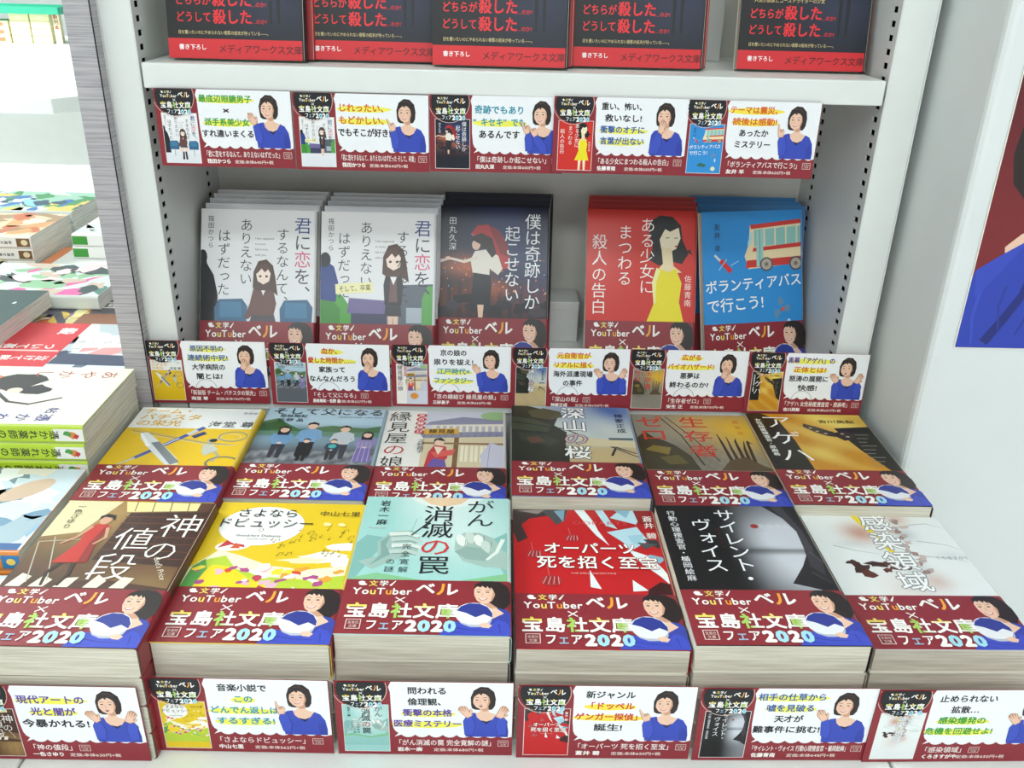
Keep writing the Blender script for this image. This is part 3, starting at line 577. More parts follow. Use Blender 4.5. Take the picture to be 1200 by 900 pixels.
def art_girl(g, t):
    g.rect(0, 0, W, H, '#d2281d')
    g.poly([(58, 128), (60, 138), (68, 143), (80, 142), (88, 134), (90, 120), (96, 108), (90, 98), (80, 100), (68, 96), (58, 102), (62, 112)], '#121214')
    g.poly([(70, 132), (68, 122), (70, 112), (76, 108), (84, 112), (88, 122), (86, 132), (78, 128)], '#f6e9c8'); g.poly([(70, 114), (80, 112), (82, 96), (90, 90), (64, 88), (72, 98)], '#f1dfb4'); g.poly([(62, 126), (68, 136), (78, 138), (72, 128), (66, 116)], '#121214')
    for x in (76, 84): g.line([(x-2, 122), (x+1.4, 122.4)], .7, '#222')
    g.ell(84, 114.5, 1.4, .8, '#c02a28', 8); g.poly([(94, 110), (100, 106), (97, 112)], '#121214')
    g.poly([(66, 94), (62, 80), (64, 60), (58, 44), (52, 30), (96, 30), (92, 46), (88, 62), (90, 80), (84, 94), (78, 90)], '#f2e21c'); g.poly([(66, 94), (62, 80), (64, 60), (66, 60), (66, 80), (70, 92)], '#f7f2a0')
    g.poly([(64, 30), (72, 30), (70, 0), (64, 0)], '#f6e9c8'); g.poly([(78, 30), (86, 30), (86, 0), (80, 0)], '#f6e9c8')
    t.text('ある少女に', 57, 141, 14.6, '#fdf7f0', -.002, vert=True, pitch=14.4); t.text('まつわる', 36, 134, 14.6, '#fdf7f0', -.002, vert=True, pitch=14.4); t.text('殺人の告白', 12, 125, 15, '#fdf7f0', -.002, vert=True, pitch=15.2)
    t.text('佐藤青南', 96, 88, 7, '#fbeae2', 0, vert=True, pitch=7.6)
def art_bus(g, t):
    g.rect(0, 0, W, H, '#2b8fd6')
    g.poly([(48, 135), (105, 140), (105, 98), (96, 98), (46, 94), (42, 106), (46, 116)], '#f1ddb0'); g.poly([(48, 135), (105, 140), (105, 136), (49, 131)], '#cf3a32'); g.poly([(50, 131), (105, 136), (105, 117), (51, 113)], '#e9dcb4')
    for i in range(5): x = 52+i*11; g.poly([(x, 115), (x+9.4, 116), (x+9.4, 131+i*.7), (x, 130+i*.7)], '#8fc4bd')
    g.poly([(51, 113.5), (105, 118), (105, 114), (50, 110)], '#cf3a32'); g.poly([(44, 102), (105, 105), (105, 98), (43, 95)], '#cf3a32'); g.poly([(54, 96), (61, 96.4), (61, 130), (54, 129)], '#9ecfc8'); g.line([(57.5, 96), (57.5, 130)], .5, '#4e7a78'); g.poly([(48, 128), (51, 128), (49, 116), (45, 116)], '#bfe0da')
    for x in (64, 94): g.ell(x, 98, 6.6, 6.6, '#4e5356', 18); g.ell(x, 98, 5.2, 5.2, '#b7ac9c', 16); g.ell(x, 98, 2, 2, '#7d7468', 10)
    g.line([(12, 108), (18, 102)], 2, '#d9dcdc'); g.line([(18, 103), (28, 92)], 4.6, '#cf2f36'); g.line([(24, 104), (16, 94)], .8, '#9fc9e8'); g.line([(28, 98), (36, 102)], .8, '#9fc9e8')
    for a, b in ((78, 62), (74, 52), (84, 56)): g.blob(a, b, 3.5, 4.5, '#5f8fb4', a, 8, .3)
    g.ell(80, 55, 2, 2, '#d9503a', 8); g.poly([(30, 22), (56, 18), (60, 26), (40, 32)], '#2f6b58'); g.ell(82, 14, 7, 7, '#dfe6c0', 16); g.ell(86, 40, 2.4, 6, '#cfe0ee', 10)
    t.text('友井 羊', 15, 138, 6.6, '#16222e', .004, vert=True, pitch=8); t.push(0, 0, 1, 1, R(3)); t.text('ボランティアバス', 6, 78, 13, '#fbfcfc', .012, 98); t.text('で行こう!', 6, 60, 14, '#fbfcfc', .012, 58); t.pop()
def art_ghost(g, t):
    g.field(0, 0, W, H, 24, 34, lambda x, y: mixc(mixc('#08080b', '#222a44', .9*bumpf(x*.8, y, 66, 48, 30)), '#75573f', .8*smooth(66, 84, y)))
    g.poly([(60, 62), (105, 58), (105, 57), (60, 61)], '#e7cf9a'); g.poly([(20, 60), (60, 64), (58, 78), (24, 76)], '#2c3038'); g.poly([(30, 66), (50, 68), (42, 74)], '#62666e')
    for x in (78, 84): g.poly([(x, 26), (x+1.8, 26), (x+3.4, 100), (x-1.4, 100)], '#0f1016')
    g.rect(0, 0, W, 14.5, '#d5232b')
    t.text('書き下ろし', 8, 8.4, 4.2, '#fff', .02, 21); t.text('メディアワークス文庫', 38, 7.6, 6.6, '#4a0b10', .012, 64)
    t.text('目を覆いたいのにやめられない衝撃の結末が待っている——。', 8, 19, 3.2, '#d6c38a', .004, 70); t.text('人気小説家とゴーストライターの少女', 10, 52, 4, '#d6bf7c', .004, 56)
    t.text('どちらが', 7, 42, 8, '#e2262e', .02, 27); t.text('殺した', 35, 43, 11, '#e2262e', .03, 30); t.text('…のか?', 64, 39.5, 4, '#e2262e', .01, 12)
    t.text('どうして', 7, 30, 8, '#e2262e', .02, 27); t.text('殺した', 35, 30.5, 11, '#e2262e', .03, 30); t.text('…のか?', 64, 27.5, 4, '#e2262e', .01, 12)
#@@END_ART
ARTS = {k[4:]: v for k, v in list(globals().items()) if k.startswith('art_')}

# ------------------------------------------------------------------ promotional paper band (105 x 51 mm)
def fair_logo(t, badge=False):
    """lettering of the fair, drawn in a 72 x 50 field"""
    og = '#f2a53a'; yl = '#f1df6a'; gr = '#a9cf62'; lb = '#a6dcec'; wt = '#fbf9f4'
    t.ell(10, 47.5, 2.2, 1.6, wt, 10); t.ell(11, 45.8, 2.6, 1, wt, 10); t.text('文', 14.5, 46.8, 5.8, yl, .02); t.text('学', 21, 46.8, 5.8, wt, .02); t.line([(28, 44.6), (31, 49.4)], 1.5, wt, .5)
    t.text('YouTuber', 5.5, 39.5, 8.8, wt, .022, 37, cols={2: yl, 4: og, 5: wt})
    t.text('ベ', 44, 42.5, 13, wt, .03, 12.5); t.text('ル', 56.5, 42, 13.5, lambda a, b: og if a < .48 else wt, .03, 14.5)
    t.line([(32.6, 33.4), (38.4, 28.6)], .8, wt); t.line([(32.6, 28.6), (38.4, 33.4)], .8, wt)
    def two(c, lim, ax): return lambda a, b: (c if (a if ax == 0 else -b) < lim else wt)
    t.text('宝', 3.5, 21, 14, two(yl, -.62, 1), .035, 13.4); t.text('島', 17.5, 21, 14, wt, .035, 13); t.text('社', 31, 21, 14, two(gr, .42, 0), .035, 13)
    t.text('文', 44.5, 21, 14, two(yl, -.62, 1), .035, 13); t.text('庫', 58, 21, 14, lambda a, b: gr if (.28 < a < .8 and b < .6) else wt, .035, 13.4)
    t.text('フェア', 17, 8, 10, wt, .022, 23, cols={1: '#9db8cf'}); t.text('2', 41, 7.8, 13, wt, .06, 7.2); t.text('0', 48.5, 7.8, 13, lb, .06, 7.4); t.text('2', 56.2, 7.8, 13, wt, .06, 7.2); t.text('0', 63.6, 7.8, 13, lb, .06, 7.4)
def tiny_logo(t, x, y, w, h, col='#e5cfc8'):
    t.line([(x, y), (x+w, y), (x+w, y+h), (x, y+h), (x, y)], h*.07, col); t.text('宝島社', x+w/2, y+h*.68, h*.36, col, .0, w*.8, 'c'); t.text('文庫', x+w/2, y+h*.28, h*.36, col, .0, w*.6, 'c')
def band_letter():
    t = Cv(clip=(0, 0, 105, 51)); t.L = 14; fair_logo(t); tiny_logo(t, 6, 4.2, 8.5, 8); return t
def band_photo():
    g = Cv(clip=(0, 0, 102.9, 51)); D = '#241a1b'
    g.poly([(64, 0), (67, 8), (74, 14), (84, 20), (90, 27), (97, 27), (103, 20), (106, 0)], '#3442a6')
    g.poly([(85, 30), (93, 30), (95, 24), (99, 20), (92, 15), (83, 19)], SKIN); g.poly([(86, 29), (94, 31), (95, 25), (89, 24)], SKIN2)
    g.poly([(84, 40), (85, 47), (90, 50.4), (96, 50.2), (101, 46), (103, 38), (102.6, 29), (99, 23.5), (95, 25), (91, 29), (85, 33)], D)
    g.poly([(80.4, 42), (80.6, 36.6), (82.4, 31.6), (85.4, 28.8), (88.6, 29), (91.8, 32), (93.4, 37), (93.2, 43), (90.6, 47), (85.6, 48), (82, 46)], SKIN)
    g.poly([(90.6, 31.6), (91.8, 32), (93.4, 37), (93.2, 43), (92, 44.4), (91.8, 37)], SKIN2)
    g.poly([(80.2, 43), (81, 47.4), (85, 50.6), (92, 50.8), (97, 48), (96, 38), (93, 33), (93.4, 38), (92.2, 42), (90.6, 44.8), (90.4, 42.6), (88.4, 45.8), (87.6, 43.6), (85.2, 46.2), (84.6, 44.4), (82.4, 45.4)], D)
    for x in (83.2, 88.8): g.ell(x, 39.8, 1.25, .55, '#2b1c1a', 10); g.line([(x-1.5, 41.8), (x, 42.3), (x+1.6, 41.8)], .35, '#6b4a3c')
    g.line([(85.8, 39), (85.2, 36.6), (86.2, 36.2)], .3, '#c58e76'); g.ell(82.2, 36.8, 1.2, .8, '#efb4a2', 8); g.ell(90.4, 36.8, 1.2, .8, '#efb4a2', 8)
    g.poly([(82.8, 34.2), (85.6, 33.6), (89.2, 34.3), (87.8, 32.4), (85.6, 31.8), (84, 32.3)], '#c4565a'); g.poly([(83.6, 33.9), (85.6, 33.4), (88.4, 34), (87.2, 32.8), (85.6, 32.5), (84.2, 32.9)], '#fcf8f4')
    # plain round plush cushion held in both arms
    g.ell(81, 19, 11.4, 10.4, '#e9ebf0', 28, -.2); g.poly([(70.6, 22), (73, 26), (78, 29), (84, 28.6), (89, 25.6), (92, 20), (92, 16), (87, 19), (82, 16), (76, 20)], '#2c3992'); g.poly([(72, 12), (78, 9.6), (85, 9.4), (90, 12), (92, 15), (91, 11), (87, 7.6), (77, 7)], '#bcc0cc')
    g.poly([(61, 0), (65, 7), (69.5, 12.6), (73, 10.4), (79, 7.4), (88, 7), (92, 10), (95, 14), (100, 12), (104, 4), (106, 0)], '#3c4cc0'); g.line([(69, 7), (80, 4.4), (92, 4)], .7, '#27338c', .3); g.line([(67, 3), (76, 1.5)], .6, '#27338c', .3); g.line([(96, 10), (97, 2)], .7, '#27338c', .3)
    g.poly([(84, 10), (88, 11.6), (92, 9), (90, 6.4), (86, 7)], SKIN)
    return g

# ------------------------------------------------------------------ books
RAD = .0026
def profile(w, t, r, off=0):
    P = [(0, t+off)]
    for i in range(5): a = R(90-90*i/4); P.append((w-r+(r+off)*math.cos(a), t-r+(r+off)*math.sin(a)))
    for i in range(5): a = R(0-90*i/4); P.append((w-r+(r+off)*math.cos(a), r+(r+off)*math.sin(a)))
    P.append((0, -off)); return P
_cache = {}
def cover_mesh(w, l, t, col, y0=0, y1=None, off=0, thick=.0003, name='cover', nobottom=False, mat='print'):
    key = (w, l, t, col, y0, y1, off, name)
    if key in _cache: return _cache[key]
    y1 = l if y1 is None else y1
    o = profile(w, t, RAD, off)
    if nobottom: o = o[:-1]
    q = [(max(0, min(x, w-thick+off)) if True else x, z) for x, z in profile(w, t, RAD, off-thick)]
    if nobottom: q = q[:-1]
    V = []; F = []; n = len(o)
    for y in (y0, y1):
        V += [(x, y, z) for x, z in o]; V += [(x, y, z) for x, z in q]
    for i in range(n-1):
        F += [(i, i+1, 2*n+i+1, 2*n+i), (n+i+1, n+i, 3*n+i, 3*n+i+1), (i+1, i, n+i, n+i+1), (2*n+i, 2*n+i+1, 3*n+i+1, 3*n+i)]
    F += [(0, 2*n, 3*n, n), (n-1, 2*n-1, 4*n-1, 3*n-1)]
    cs = [('#d8d4c8' if (v[2] < .0004 and name == 'cover') else col) for v in V]
    m = coloured_mesh(name, V, F, cs, mat); _cache[key] = m; return m
def pages_mesh(w, l, t, mat='page'):
    key = ('p', w, l, t, mat)
    if key not in _cache:
        mb = MB(); mb.box(.0005, .0005, .0003, w-.0012, l-.0005, t-.0003); _cache[key] = mb.mesh('page_block', mat)
    return _cache[key]
def art_meshes(name, clip, key=None):
    k = ('art', name, clip)
    if k not in _cache:
        g = Cv(clip=clip); t = Cv(clip=clip); ARTS[name](g, t)
        top = g.L*Cv.DZ+.01
        t.V = [(x, y, z+top) for x, y, z in t.V]
        _cache[k] = (g.mesh('cover_artwork'), t.split('lettering') if t.V else [])
    return _cache[k]
BAND = {}
def make_book(name, label, cat, group, loc, rz=0, rx=0, w=.105, l=.148, t=.02, col='#eeeeee', art=None, band=False, page='page', bandcol=MAROON, artclip=None, y_band=.051):
    """local frame: x across the cover (spine at x=w), y up the cover, z out of the cover; origin at the lower fore-edge corner"""
    o = empty(name, loc, rz, rx); tag(o, label, cat, group)
    link('page_block', pages_mesh(w, l, t, page), o)
    c = link('cover', cover_mesh(w, l, t, col), o)
    if art:
        clip = artclip or (0.15, (y_band*1000 if band else .2), (w-RAD)*1000, l*1000-.2)
        a, b = art_meshes(art, clip)
        link('cover_artwork', a, c, (0, 0, t+.00002))
        for j, bm in enumerate(b): link('lettering', bm, c, (0, 0, t+.00002))
    if band:
        bo = .00015 if not art else .00015
        bd = link('paper_band', cover_mesh(w, l, t, bandcol, .0004, y_band, bo, .0001, 'paper_band', True), o)
        if band == 'full':
            if not BAND:
                BAND['l'] = band_letter().mesh('band_lettering'); BAND['p'] = band_photo().mesh('band_portrait')
            dy = .0002-(.051-y_band)
            if y_band < .05 and 'l2' not in BAND:
                q = band_letter(); q.V = [v if v[1] > 5 else (v[0], 5, v[2]) for v in q.V]; BAND['l2'] = q.mesh('band_lettering')
                q = band_photo(); q.V = [v if v[1] > 5 else (v[0], 5, v[2]) for v in q.V]; BAND['p2'] = q.mesh('band_portrait')
            s2 = '2' if y_band < .05 else ''
            link('band_portrait', BAND['p'+s2], bd, (0, dy, t+.00017)); link('band_lettering', BAND['l'+s2], bd, (0, dy, t+.00017))
    return o

# ------------------------------------------------------------------ promotional cards (104 x 58 mm)
CW, CH = 104, 58
def card_parts(o, art, lines, title, author, price, pose, shift=0):
    b = MB(); b.box(0, 0, 0, CW*.001, CH*.001, .0005)
    if 'cb' not in _cache: _cache['cb'] = coloured_mesh('card_board', b.v, b.f, MAROON, 'card')
    base = link('card_board', _cache['cb'], o)
    z0 = .0005
    if 'panel' not in _cache:
        g = Cv(); P = [(33, 58), (103.6, 58), (103.6, 15.4)]
        n = 8
        for i in range(n):
            xa, xb = 103.6-(103.6-38)*i/n, 103.6-(103.6-38)*(i+1)/n
            for k in range(1, 6): u = k/5; P.append((xa+(xb-xa)*u, 15.8+(-1.6)*math.sin(math.pi*u)+(.0 if k < 5 else .5)))
        P += [(34, 14.6), (36.4, 17.6), (34.4, 19.5), (33.4, 22), (32.6, 30), (32.4, 50), (31.4, 54)]
        g.poly(P, '#f1f3f6'); _cache['panel'] = g.mesh('speech_panel', 'card')
        g = Cv(clip=(0, 0, CW, CH)); g.ring(15, 53, 15.6, 15.6, .35, '#e8c8bd', 40)
        P = []
        for i in range(72): a = 2*math.pi*i/72; r = 14.4+(.35 if i % 2 else -.35); P.append((15.6+r*math.cos(a), 52.6+r*math.sin(a)))
        g.poly(P, '#15161a'); g.push(3.4, 38.6, .34, .36); fair_logo(g); g.pop(); _cache['badge'] = g.mesh('badge', 'card')
    link('speech_panel', _cache['panel'], o, (0, 0, z0+.00001)); 
    # thumbnail of the book cover
    k = ('thumb', art)
    if k not in _cache:
        x0, y0, s = 4.3, 2.6, .252
        g = Cv(clip=(x0, y0, x0+W*s, y0+H*s)); g.DZ = .004; t = Cv(clip=g.clip)
        g.push(x0, y0, s); t.push(x0, y0, s); ARTS[art](g, t); g.pop(); t.pop()
        t.V = [(a, c, z+g.L*Cv.DZ) for a, c, z in t.V]
        n = len(g.V); g.V += t.V; g.C += t.C; g.F += [tuple(i+n for i in f) for f in t.F]
        h = Cv(); h.rect(x0-.35, y0-.35, x0+W*s+.35, y0+H*s+.35, '#e9e4e0'); n = len(g.V); g.V += [(a, c, 0.0) for a, c, z in h.V]; g.C += h.C; g.F += [tuple(i+n for i in f) for f in h.F]
        _cache[k] = g.mesh('cover_thumbnail', 'card')
    link('cover_thumbnail', _cache[k], o, (0, 0, z0+.00002)); link('badge', _cache['badge'], o, (0, 0, z0+.0007))
    t = Cv(clip=(0, 14, CW, CH)); n = len(lines); size = 6.6 if n <= 3 else 5.9; stp = 9.2 if n <= 3 else 8.6
    yc = 38.5+(n-1)*stp/2
    for i, (s, c, hl) in enumerate(lines):
        wd = min(len(s)*size*.98, 41); y = yc-i*stp; cx = 53.8
        if hl: t.blob(cx, y-1, wd/2+1.4, 2.5, hl, i, 16, .06)
        t.text(s, cx, y, size*1.0, c, .035, wd, 'c')
    link('slogan_lettering', t.mesh('slogan_lettering', 'card'), o, (0, 0, z0+.00003))
    if ('w', pose) not in _cache:
        g = Cv(clip=(70, 14.6, 103.6, 57.6)); woman(g, 86.2, 15.2, .98, pose); _cache[('w', pose)] = g.mesh('portrait_photo', 'card')
    link('portrait_photo', _cache[('w', pose)], o, (shift*.001, 0, z0+.00003))
    t = Cv(clip=(33, 0, CW, 14.4)); tt = '「'+title+'」'; t.text(tt, 34, 10, 5.2, '#f6eeea', .01, min(60, len(tt)*4.7)); t.text(author, 35.5, 4.4, 3.7, '#fbf6f2', .04, min(24, len(author)*3.7))
    t.text('定価:本体'+price+'円+税', 57, 4.2, 2.9, '#f0ddd6', .02, 30); tiny_logo(t, min(60, len(tt)*4.7)+35.6, 7.6, 6, 4.6)
    link('caption_lettering', t.mesh('caption_lettering', 'card'), o, (0, 0, z0+.00002))
def card(label, group, x, y, z, rz, tilt, *a, **k):
    tab = k.pop('tab', False)
    o = empty('promotional_card', (x, y, Z0+z), rz, math.pi/2-tilt); tag(o, label, 'card', group); card_parts(o, *a, **k)
    if tab:
        g = Cv(); g.line([(50+9*math.cos(R(q)), 13.5+9*math.sin(R(q))) for q in range(0, 181, 12)], .4, '#8d8f92')
        if 'tab' not in _cache: _cache['tab'] = g.mesh('tab_outline', 'card')
        link('tab_outline', _cache['tab'], o, (0, 0, .00054))
    return o

# ================================================================== SETTING
FL = -Z0
mb = MB(); mb.box(-7, -3, -.05, 4, 9, 0); struct('floor', mb, 'floor')
mb = MB(); mb.box(-7, -3, 2.8, 4, 9, 2.85); struct('ceiling', mb, 'ceil')
mb = MB(); mb.box(-7, 9, 0, 4, 9.1, 2.8); struct('wall_back', mb, 'wallp')
mb = MB(); mb.box(-7.1, -3, 0, -7, 9, 2.8); struct('wall_left', mb, 'wallp')
for i, (n, p, a, b, e) in enumerate(LAMPS):
    o = empty('ceiling_lamp', (p[0], p[1], 2.80)); tag(o, ['white ceiling light panel above the front of the display', 'unseen ceiling light panel added behind the camera to brighten the shelf insides', 'large ceiling light panel over the left aisle', 'small ceiling light panel far down the left aisle'][i], 'lamp', 'ceiling lamps')
    f = MB(); f.box(-a/2-.02, -b/2-.02, -.03, a/2+.02, b/2+.02, 0); link('lamp_housing', f.mesh('lamp_housing', 'steel'), o)
    f = MB(); f.box(-a/2, -b/2, -.033, a/2, b/2, -.03); link('lamp_diffuser', f.mesh('lamp_diffuser', 'lamp'), o)

# right partition that carries the poster
mb = MB(); mb.box(.334, .634, 0, 1.15, .97, Z0+.75); o = link('end_partition', mb.mesh('end_partition', 'wallp')); bevel(o, .006, 3); tag(o, 'plain white partition rising beside the right upright, poster on its face', 'partition')

# ================================================================== BOOKCASE UNIT (one thing)
XL, XR, YF, YB = -.2745, .2975, .72, .885
unit = empty('bookcase', (0, .8, 0)); tag(unit, 'white steel bookcase with slotted side panels and grey back', 'bookcase')
def upart(name, mb, mat, bev=0, **kw):
    mb.v = [(x, y-.8, z) for x, y, z in mb.v]; o = link(name, mb.mesh(name, mat), unit)
    if bev: bevel(o, bev)
    return tag(o, **kw)
top = Z0+.75
mb = MB(); mb.box(XL-.024, YB, 0, XR+.027, YB+.008, top); upart('back_panel', mb, 'back')
for sx, x0, x1 in ((-1, XL-.0241, XL), (1, XR, XR+.0272)):
    mb = MB(); mb.box(x0, YF, 0, x1, YF+.0025, top); upart('upright', mb, 'steel', .0008)
    xo = x0 if sx < 0 else x1
    mb = MB(); mb.box(min(xo, xo+sx*.001), YF, 0, max(xo, xo+sx*.001), YB+.008, top); upart('outer_skin', mb, 'steel')
    # slotted inner side panel with real holes
    xi = XL if sx < 0 else XR; xa, xb = min(xi, xi+sx*.0012), max(xi, xi+sx*.0012)
    zt, zb, pitchz, hz = Z0+.06, Z0-.44, .0101, .0045
    cols = [(.7285, .7375), (.8485, .8575)]; mb = MB()
    edges = [YF+.0025, cols[0][0], cols[0][1], cols[1][0], cols[1][1], YB]
    for i in (0, 2, 4): mb.box(xa, edges[i], zb, xb, edges[i+1], zt)
    for ya, yb in cols:
        z = zb
        while z < zt-pitchz: mb.box(xa, ya, z+hz, xb, yb, z+pitchz); z += pitchz
        mb.box(xa, ya, z+hz, xb, yb, zt)
    mb.box(xa, YF+.0025, 0, xb, YB, zb); mb.box(xa, YF+.0025, zt, xb, YB, top)
    upart('slotted_panel', mb, 'side', label='grey side panel with two columns of shelf-pin slots')
    mb = MB(); xc = xi+sx*.006; mb.box(min(xc, xc+sx*.001), YF+.003, zb, max(xc, xc+sx*.001), YB, zt); upart('slot_shade_sheet', mb, 'dark')  # dark-coloured sheet stands in for the shade inside the hollow upright
    mb = MB(); xe = xi-sx*.0006; mb.box(min(xe, xi), YF-.0004, 0, max(xe, xi), YF+.004, top); upart('upright_lip', mb, 'side')
# ribbed end panel on the left
o = empty('end_panel', (-.3088, .80, 0)); tag(o, 'grey ribbed end panel along the left of the bookcase', 'panel')
mb = MB(); mb.box(-.0100, -.092, 0, .0096, .16, top); q = link('ribbed_board', mb.mesh('ribbed_board', 'rib'), o)
mb = MB(); mb.box(.0092, -.0924, 0, .0099, -.0916, top); link('edge_strip', mb.mesh('edge_strip', 'dark'), o)
def shelf(lab, z, th, y0):
    mb = MB(); mb.box(XL+.0034, y0, Z0+z-th, XR-.0034, YB-.001, Z0+z); mb.v = [(a, b-.8, c) for a, b, c in mb.v]
    s = link('shelf_board', mb.mesh('shelf_board', 'steel'), unit); bevel(s, .0012, 3); s['label'] = lab
    mb = MB(); mb.box(XL+.0034, y0-.8008, Z0+z-.0185, XR-.0034, y0-.7985, Z0+z-.0002); l = link('front_lip', mb.mesh('front_lip', 'steel'), s); bevel(l, .001, 3)
    for x in (XL+.006, XR-.018): mb = MB(); mb.box(x, y0-.796, Z0+z-th-.006, x+.012, y0-.770, Z0+z-th); link('bracket', mb.mesh('bracket', 'steel'), s)
shelf('upper white shelf', -.0735, .012, .7165)
shelf('lower white shelf', -.3455, .012, .7165)
# panelling below the lower shelf, behind the flat stacks
xs = [-.2740, -.2655, .0, .2966]
for a, b in zip(xs, xs[1:]): mb = MB(); mb.box(a+.0006, .722, .2, b-.0006, .727, Z0-.3595); upart('lower_panel', mb, 'steel', .0008)
# counter for the flat stacks
cnt = empty('display_counter', (0, .55, 0)); tag(cnt, 'white display counter under the flat stacks of paperbacks', 'counter')
for a, b in ((-.3205, -.2757), (-.2757, .244), (.244, .3335)):
    mb = MB(); mb.box(a+.0007, -.178, -.012+Z0-.433, b-.0007, .155, Z0-.433); q = link('counter_top', mb.mesh('counter_top', 'steel'), cnt); bevel(q, .002, 3)
mb = MB(); mb.box(-.3195, -.172, 0, .3325, .154, Z0-.4451); link('counter_body', mb.mesh('counter_body', 'steel'), cnt)
mb = MB(); mb.box(-.3195, -.176, Z0-.4460, .3325, -.172, Z0-.4452); link('counter_shade_strip', mb.mesh('gap', 'dark'), cnt)  # solid dark strip, painted shade under the counter top edge

# poster on the partition face
po = empty('poster', (.3510, .6335, Z0-.258), 0, math.pi/2); tag(po, 'maroon poster of a person in a blue jumper on the right partition', 'poster')
b = MB(); b.box(0, 0, 0, .235, .30, .0006); pb = link('poster_sheet', coloured_mesh('poster_sheet', b.v, b.f, '#f4f1e4', 'card'), po)
g = Cv(clip=(.7, 0.5, 234.3, 299.3)); g.field(0, 0, 235, 300, 10, 12, lambda x, y: mixc('#7c2429', '#531a20', smooth(90, 230, y)))
g.push(-35, -4)
g.poly([(70, 205), (54, 192), (45, 172), (43, 150), (48, 130), (60, 118), (100, 114), (140, 124), (152, 160), (148, 200), (120, 226), (90, 224)], HAIR)
g.poly([(84, 130), (120, 130), (122, 80), (146, 62), (130, 40), (92, 38), (60, 60), (54, 84), (64, 94), (80, 100)], SKIN)
g.poly([(66, 170), (68, 148), (80, 132), (98, 124), (116, 132), (128, 152), (130, 180), (116, 200), (82, 200)], SKIN)
g.pop()
g.poly([(-5, -5), (-4, 30), (2, 62), (18, 74), (36, 86), (48, 90), (58, 84), (70, 62), (92, 46), (128, 48), (146, 66), (156, 88), (180, 76), (206, 50), (218, 0)], '#2f43b0')
g.poly([(34, 86), (48, 90), (60, 76), (58, 70), (48, 80)], '#4457c0'); g.line([(44, 60), (42, 44), (32, 24), (22, 6)], 6, '#1f2b78', 8); g.line([(28, 50), (26, 34), (30, 16)], 2.4, '#2a3b98', 1); g.line([(56, 62), (52, 36), (44, 12)], 3, '#26368c', 1.4); g.line([(10, 56), (8, 26), (12, 4)], 3, '#3a4fbd', 1.5)
g.poly([(2, 62), (18, 74), (36, 86), (20, 60), (6, 40)], '#374bba')
g.push(-35, -4)
for x in (84, 112): g.ell(x, 172, 6, 3, '#2b1c1a', 12)
g.poly([(86, 146), (98, 143), (112, 146), (105, 138), (92, 138)], '#c4565a'); g.poly([(64, 160), (60, 190), (84, 216), (120, 216), (140, 190), (134, 158), (126, 186), (106, 196), (92, 190), (74, 188)], HAIR)
g.pop()
link('poster_print', g.mesh('poster_print', 'card'), pb, (0, 0, .0006))

# ================================================================== FLAT STACKS OF PAPERBACKS
STK = [  # key, x, y, ztop, yaw, thickness, copies, edge colour, what the cover shows
 ('price', -.2993, .3920, -.3491, -.0129, .0210, 4, '#5a3322', 'brown library cover with a person in red'),
 ('waltz', -.1955, .4045, -.3565, -.0057, .0255, 3, '#e9cc2a', 'yellow cover with a white oval and bright waves'),
 ('gown', -.0913, .4095, -.3529, -.0026, .0200, 4, '#b9dcd9', 'mint cover with two hands and a scalpel'),
 ('relic', .0148, .4082, -.3609, .0031, .0180, 4, '#b5181e', 'red cover with pale blue shards'),
 ('silent', .1188, .4040, -.3529, .012, .0200, 4, '#17161a', 'black and silver cover with white lettering'),
 ('zone', .2290, .4150, -.3640, .0130, .0172, 4, '#e4e9e8', 'white rust-stained cover with a brown map'),
 ('team', -.3010, .5440, -.3520, .0039, .0200, 4, '#e8c21a', 'yellow and white cover with surgical instruments'),
 ('father', -.1977, .5590, -.3575, -.0052, .0188, 4, '#8aa6b8', 'lakeside family photograph cover'),
 ('knot', -.0934, .5620, -.3600, .0014, .0182, 4, '#dedbe0', 'pale cover of an old shopfront and a person in a red kimono'),
 ('sakura', .0133, .5595, -.3515, -.0080, .0203, 4, '#6f86a8', 'soldier and blue sky cover'),
 ('zero', .1201, .5590, -.3575, .0032, .0188, 4, '#b98a34', 'smoky yellow cover with red lettering'),
 ('moth', .2214, .5582, -.3543, .0022, .0196, 4, '#2c2618', 'golden sky cover with a butterfly')]
rnd = random.Random(11)
for key, x, y, zt, yw, th, n, ec, desc in STK:
    row = 'front' if y < .5 else 'rear'
    nth = ['topmost', 'second', 'third', 'fourth', 'fifth']
    for i in range(n):
        z = zt-th*(i+1)
        if i == n-1: th_i = th+(z+.433); z = -.433+.0 
        else: th_i = th
        th_i = round(th_i, 5)
        dx, dy, da = (0, 0, 0) if i == 0 else (rnd.uniform(-.0006, .0006), rnd.uniform(-.0012, .0006), rnd.uniform(-.004, .004))
        if i == 0: lab = f'paperback with {desc}, topmost of its {row} row stack'
        else: lab = f'{nth[i]} paperback down in the {row} stack topped by the {desc}'
        words = lab.split()
        if len(words) > 16: lab = (f'{nth[i]} copy down, {row} stack topped by {desc}' if i else f'{desc}, top paperback of {row} stack')
        words = lab.split(); lab = ' '.join(words[:14])
        make_book('paperback', lab, 'book', f'paperbacks in the {row} row of flat stacks', (x+dx, y+dy, Z0+z), yw+da, 0, .1035, .148, th_i, ec if (i == 0 or key == 'price') else '#cfcabc',
                  key if i == 0 else None, 'full' if i == 0 else (key == 'price'))

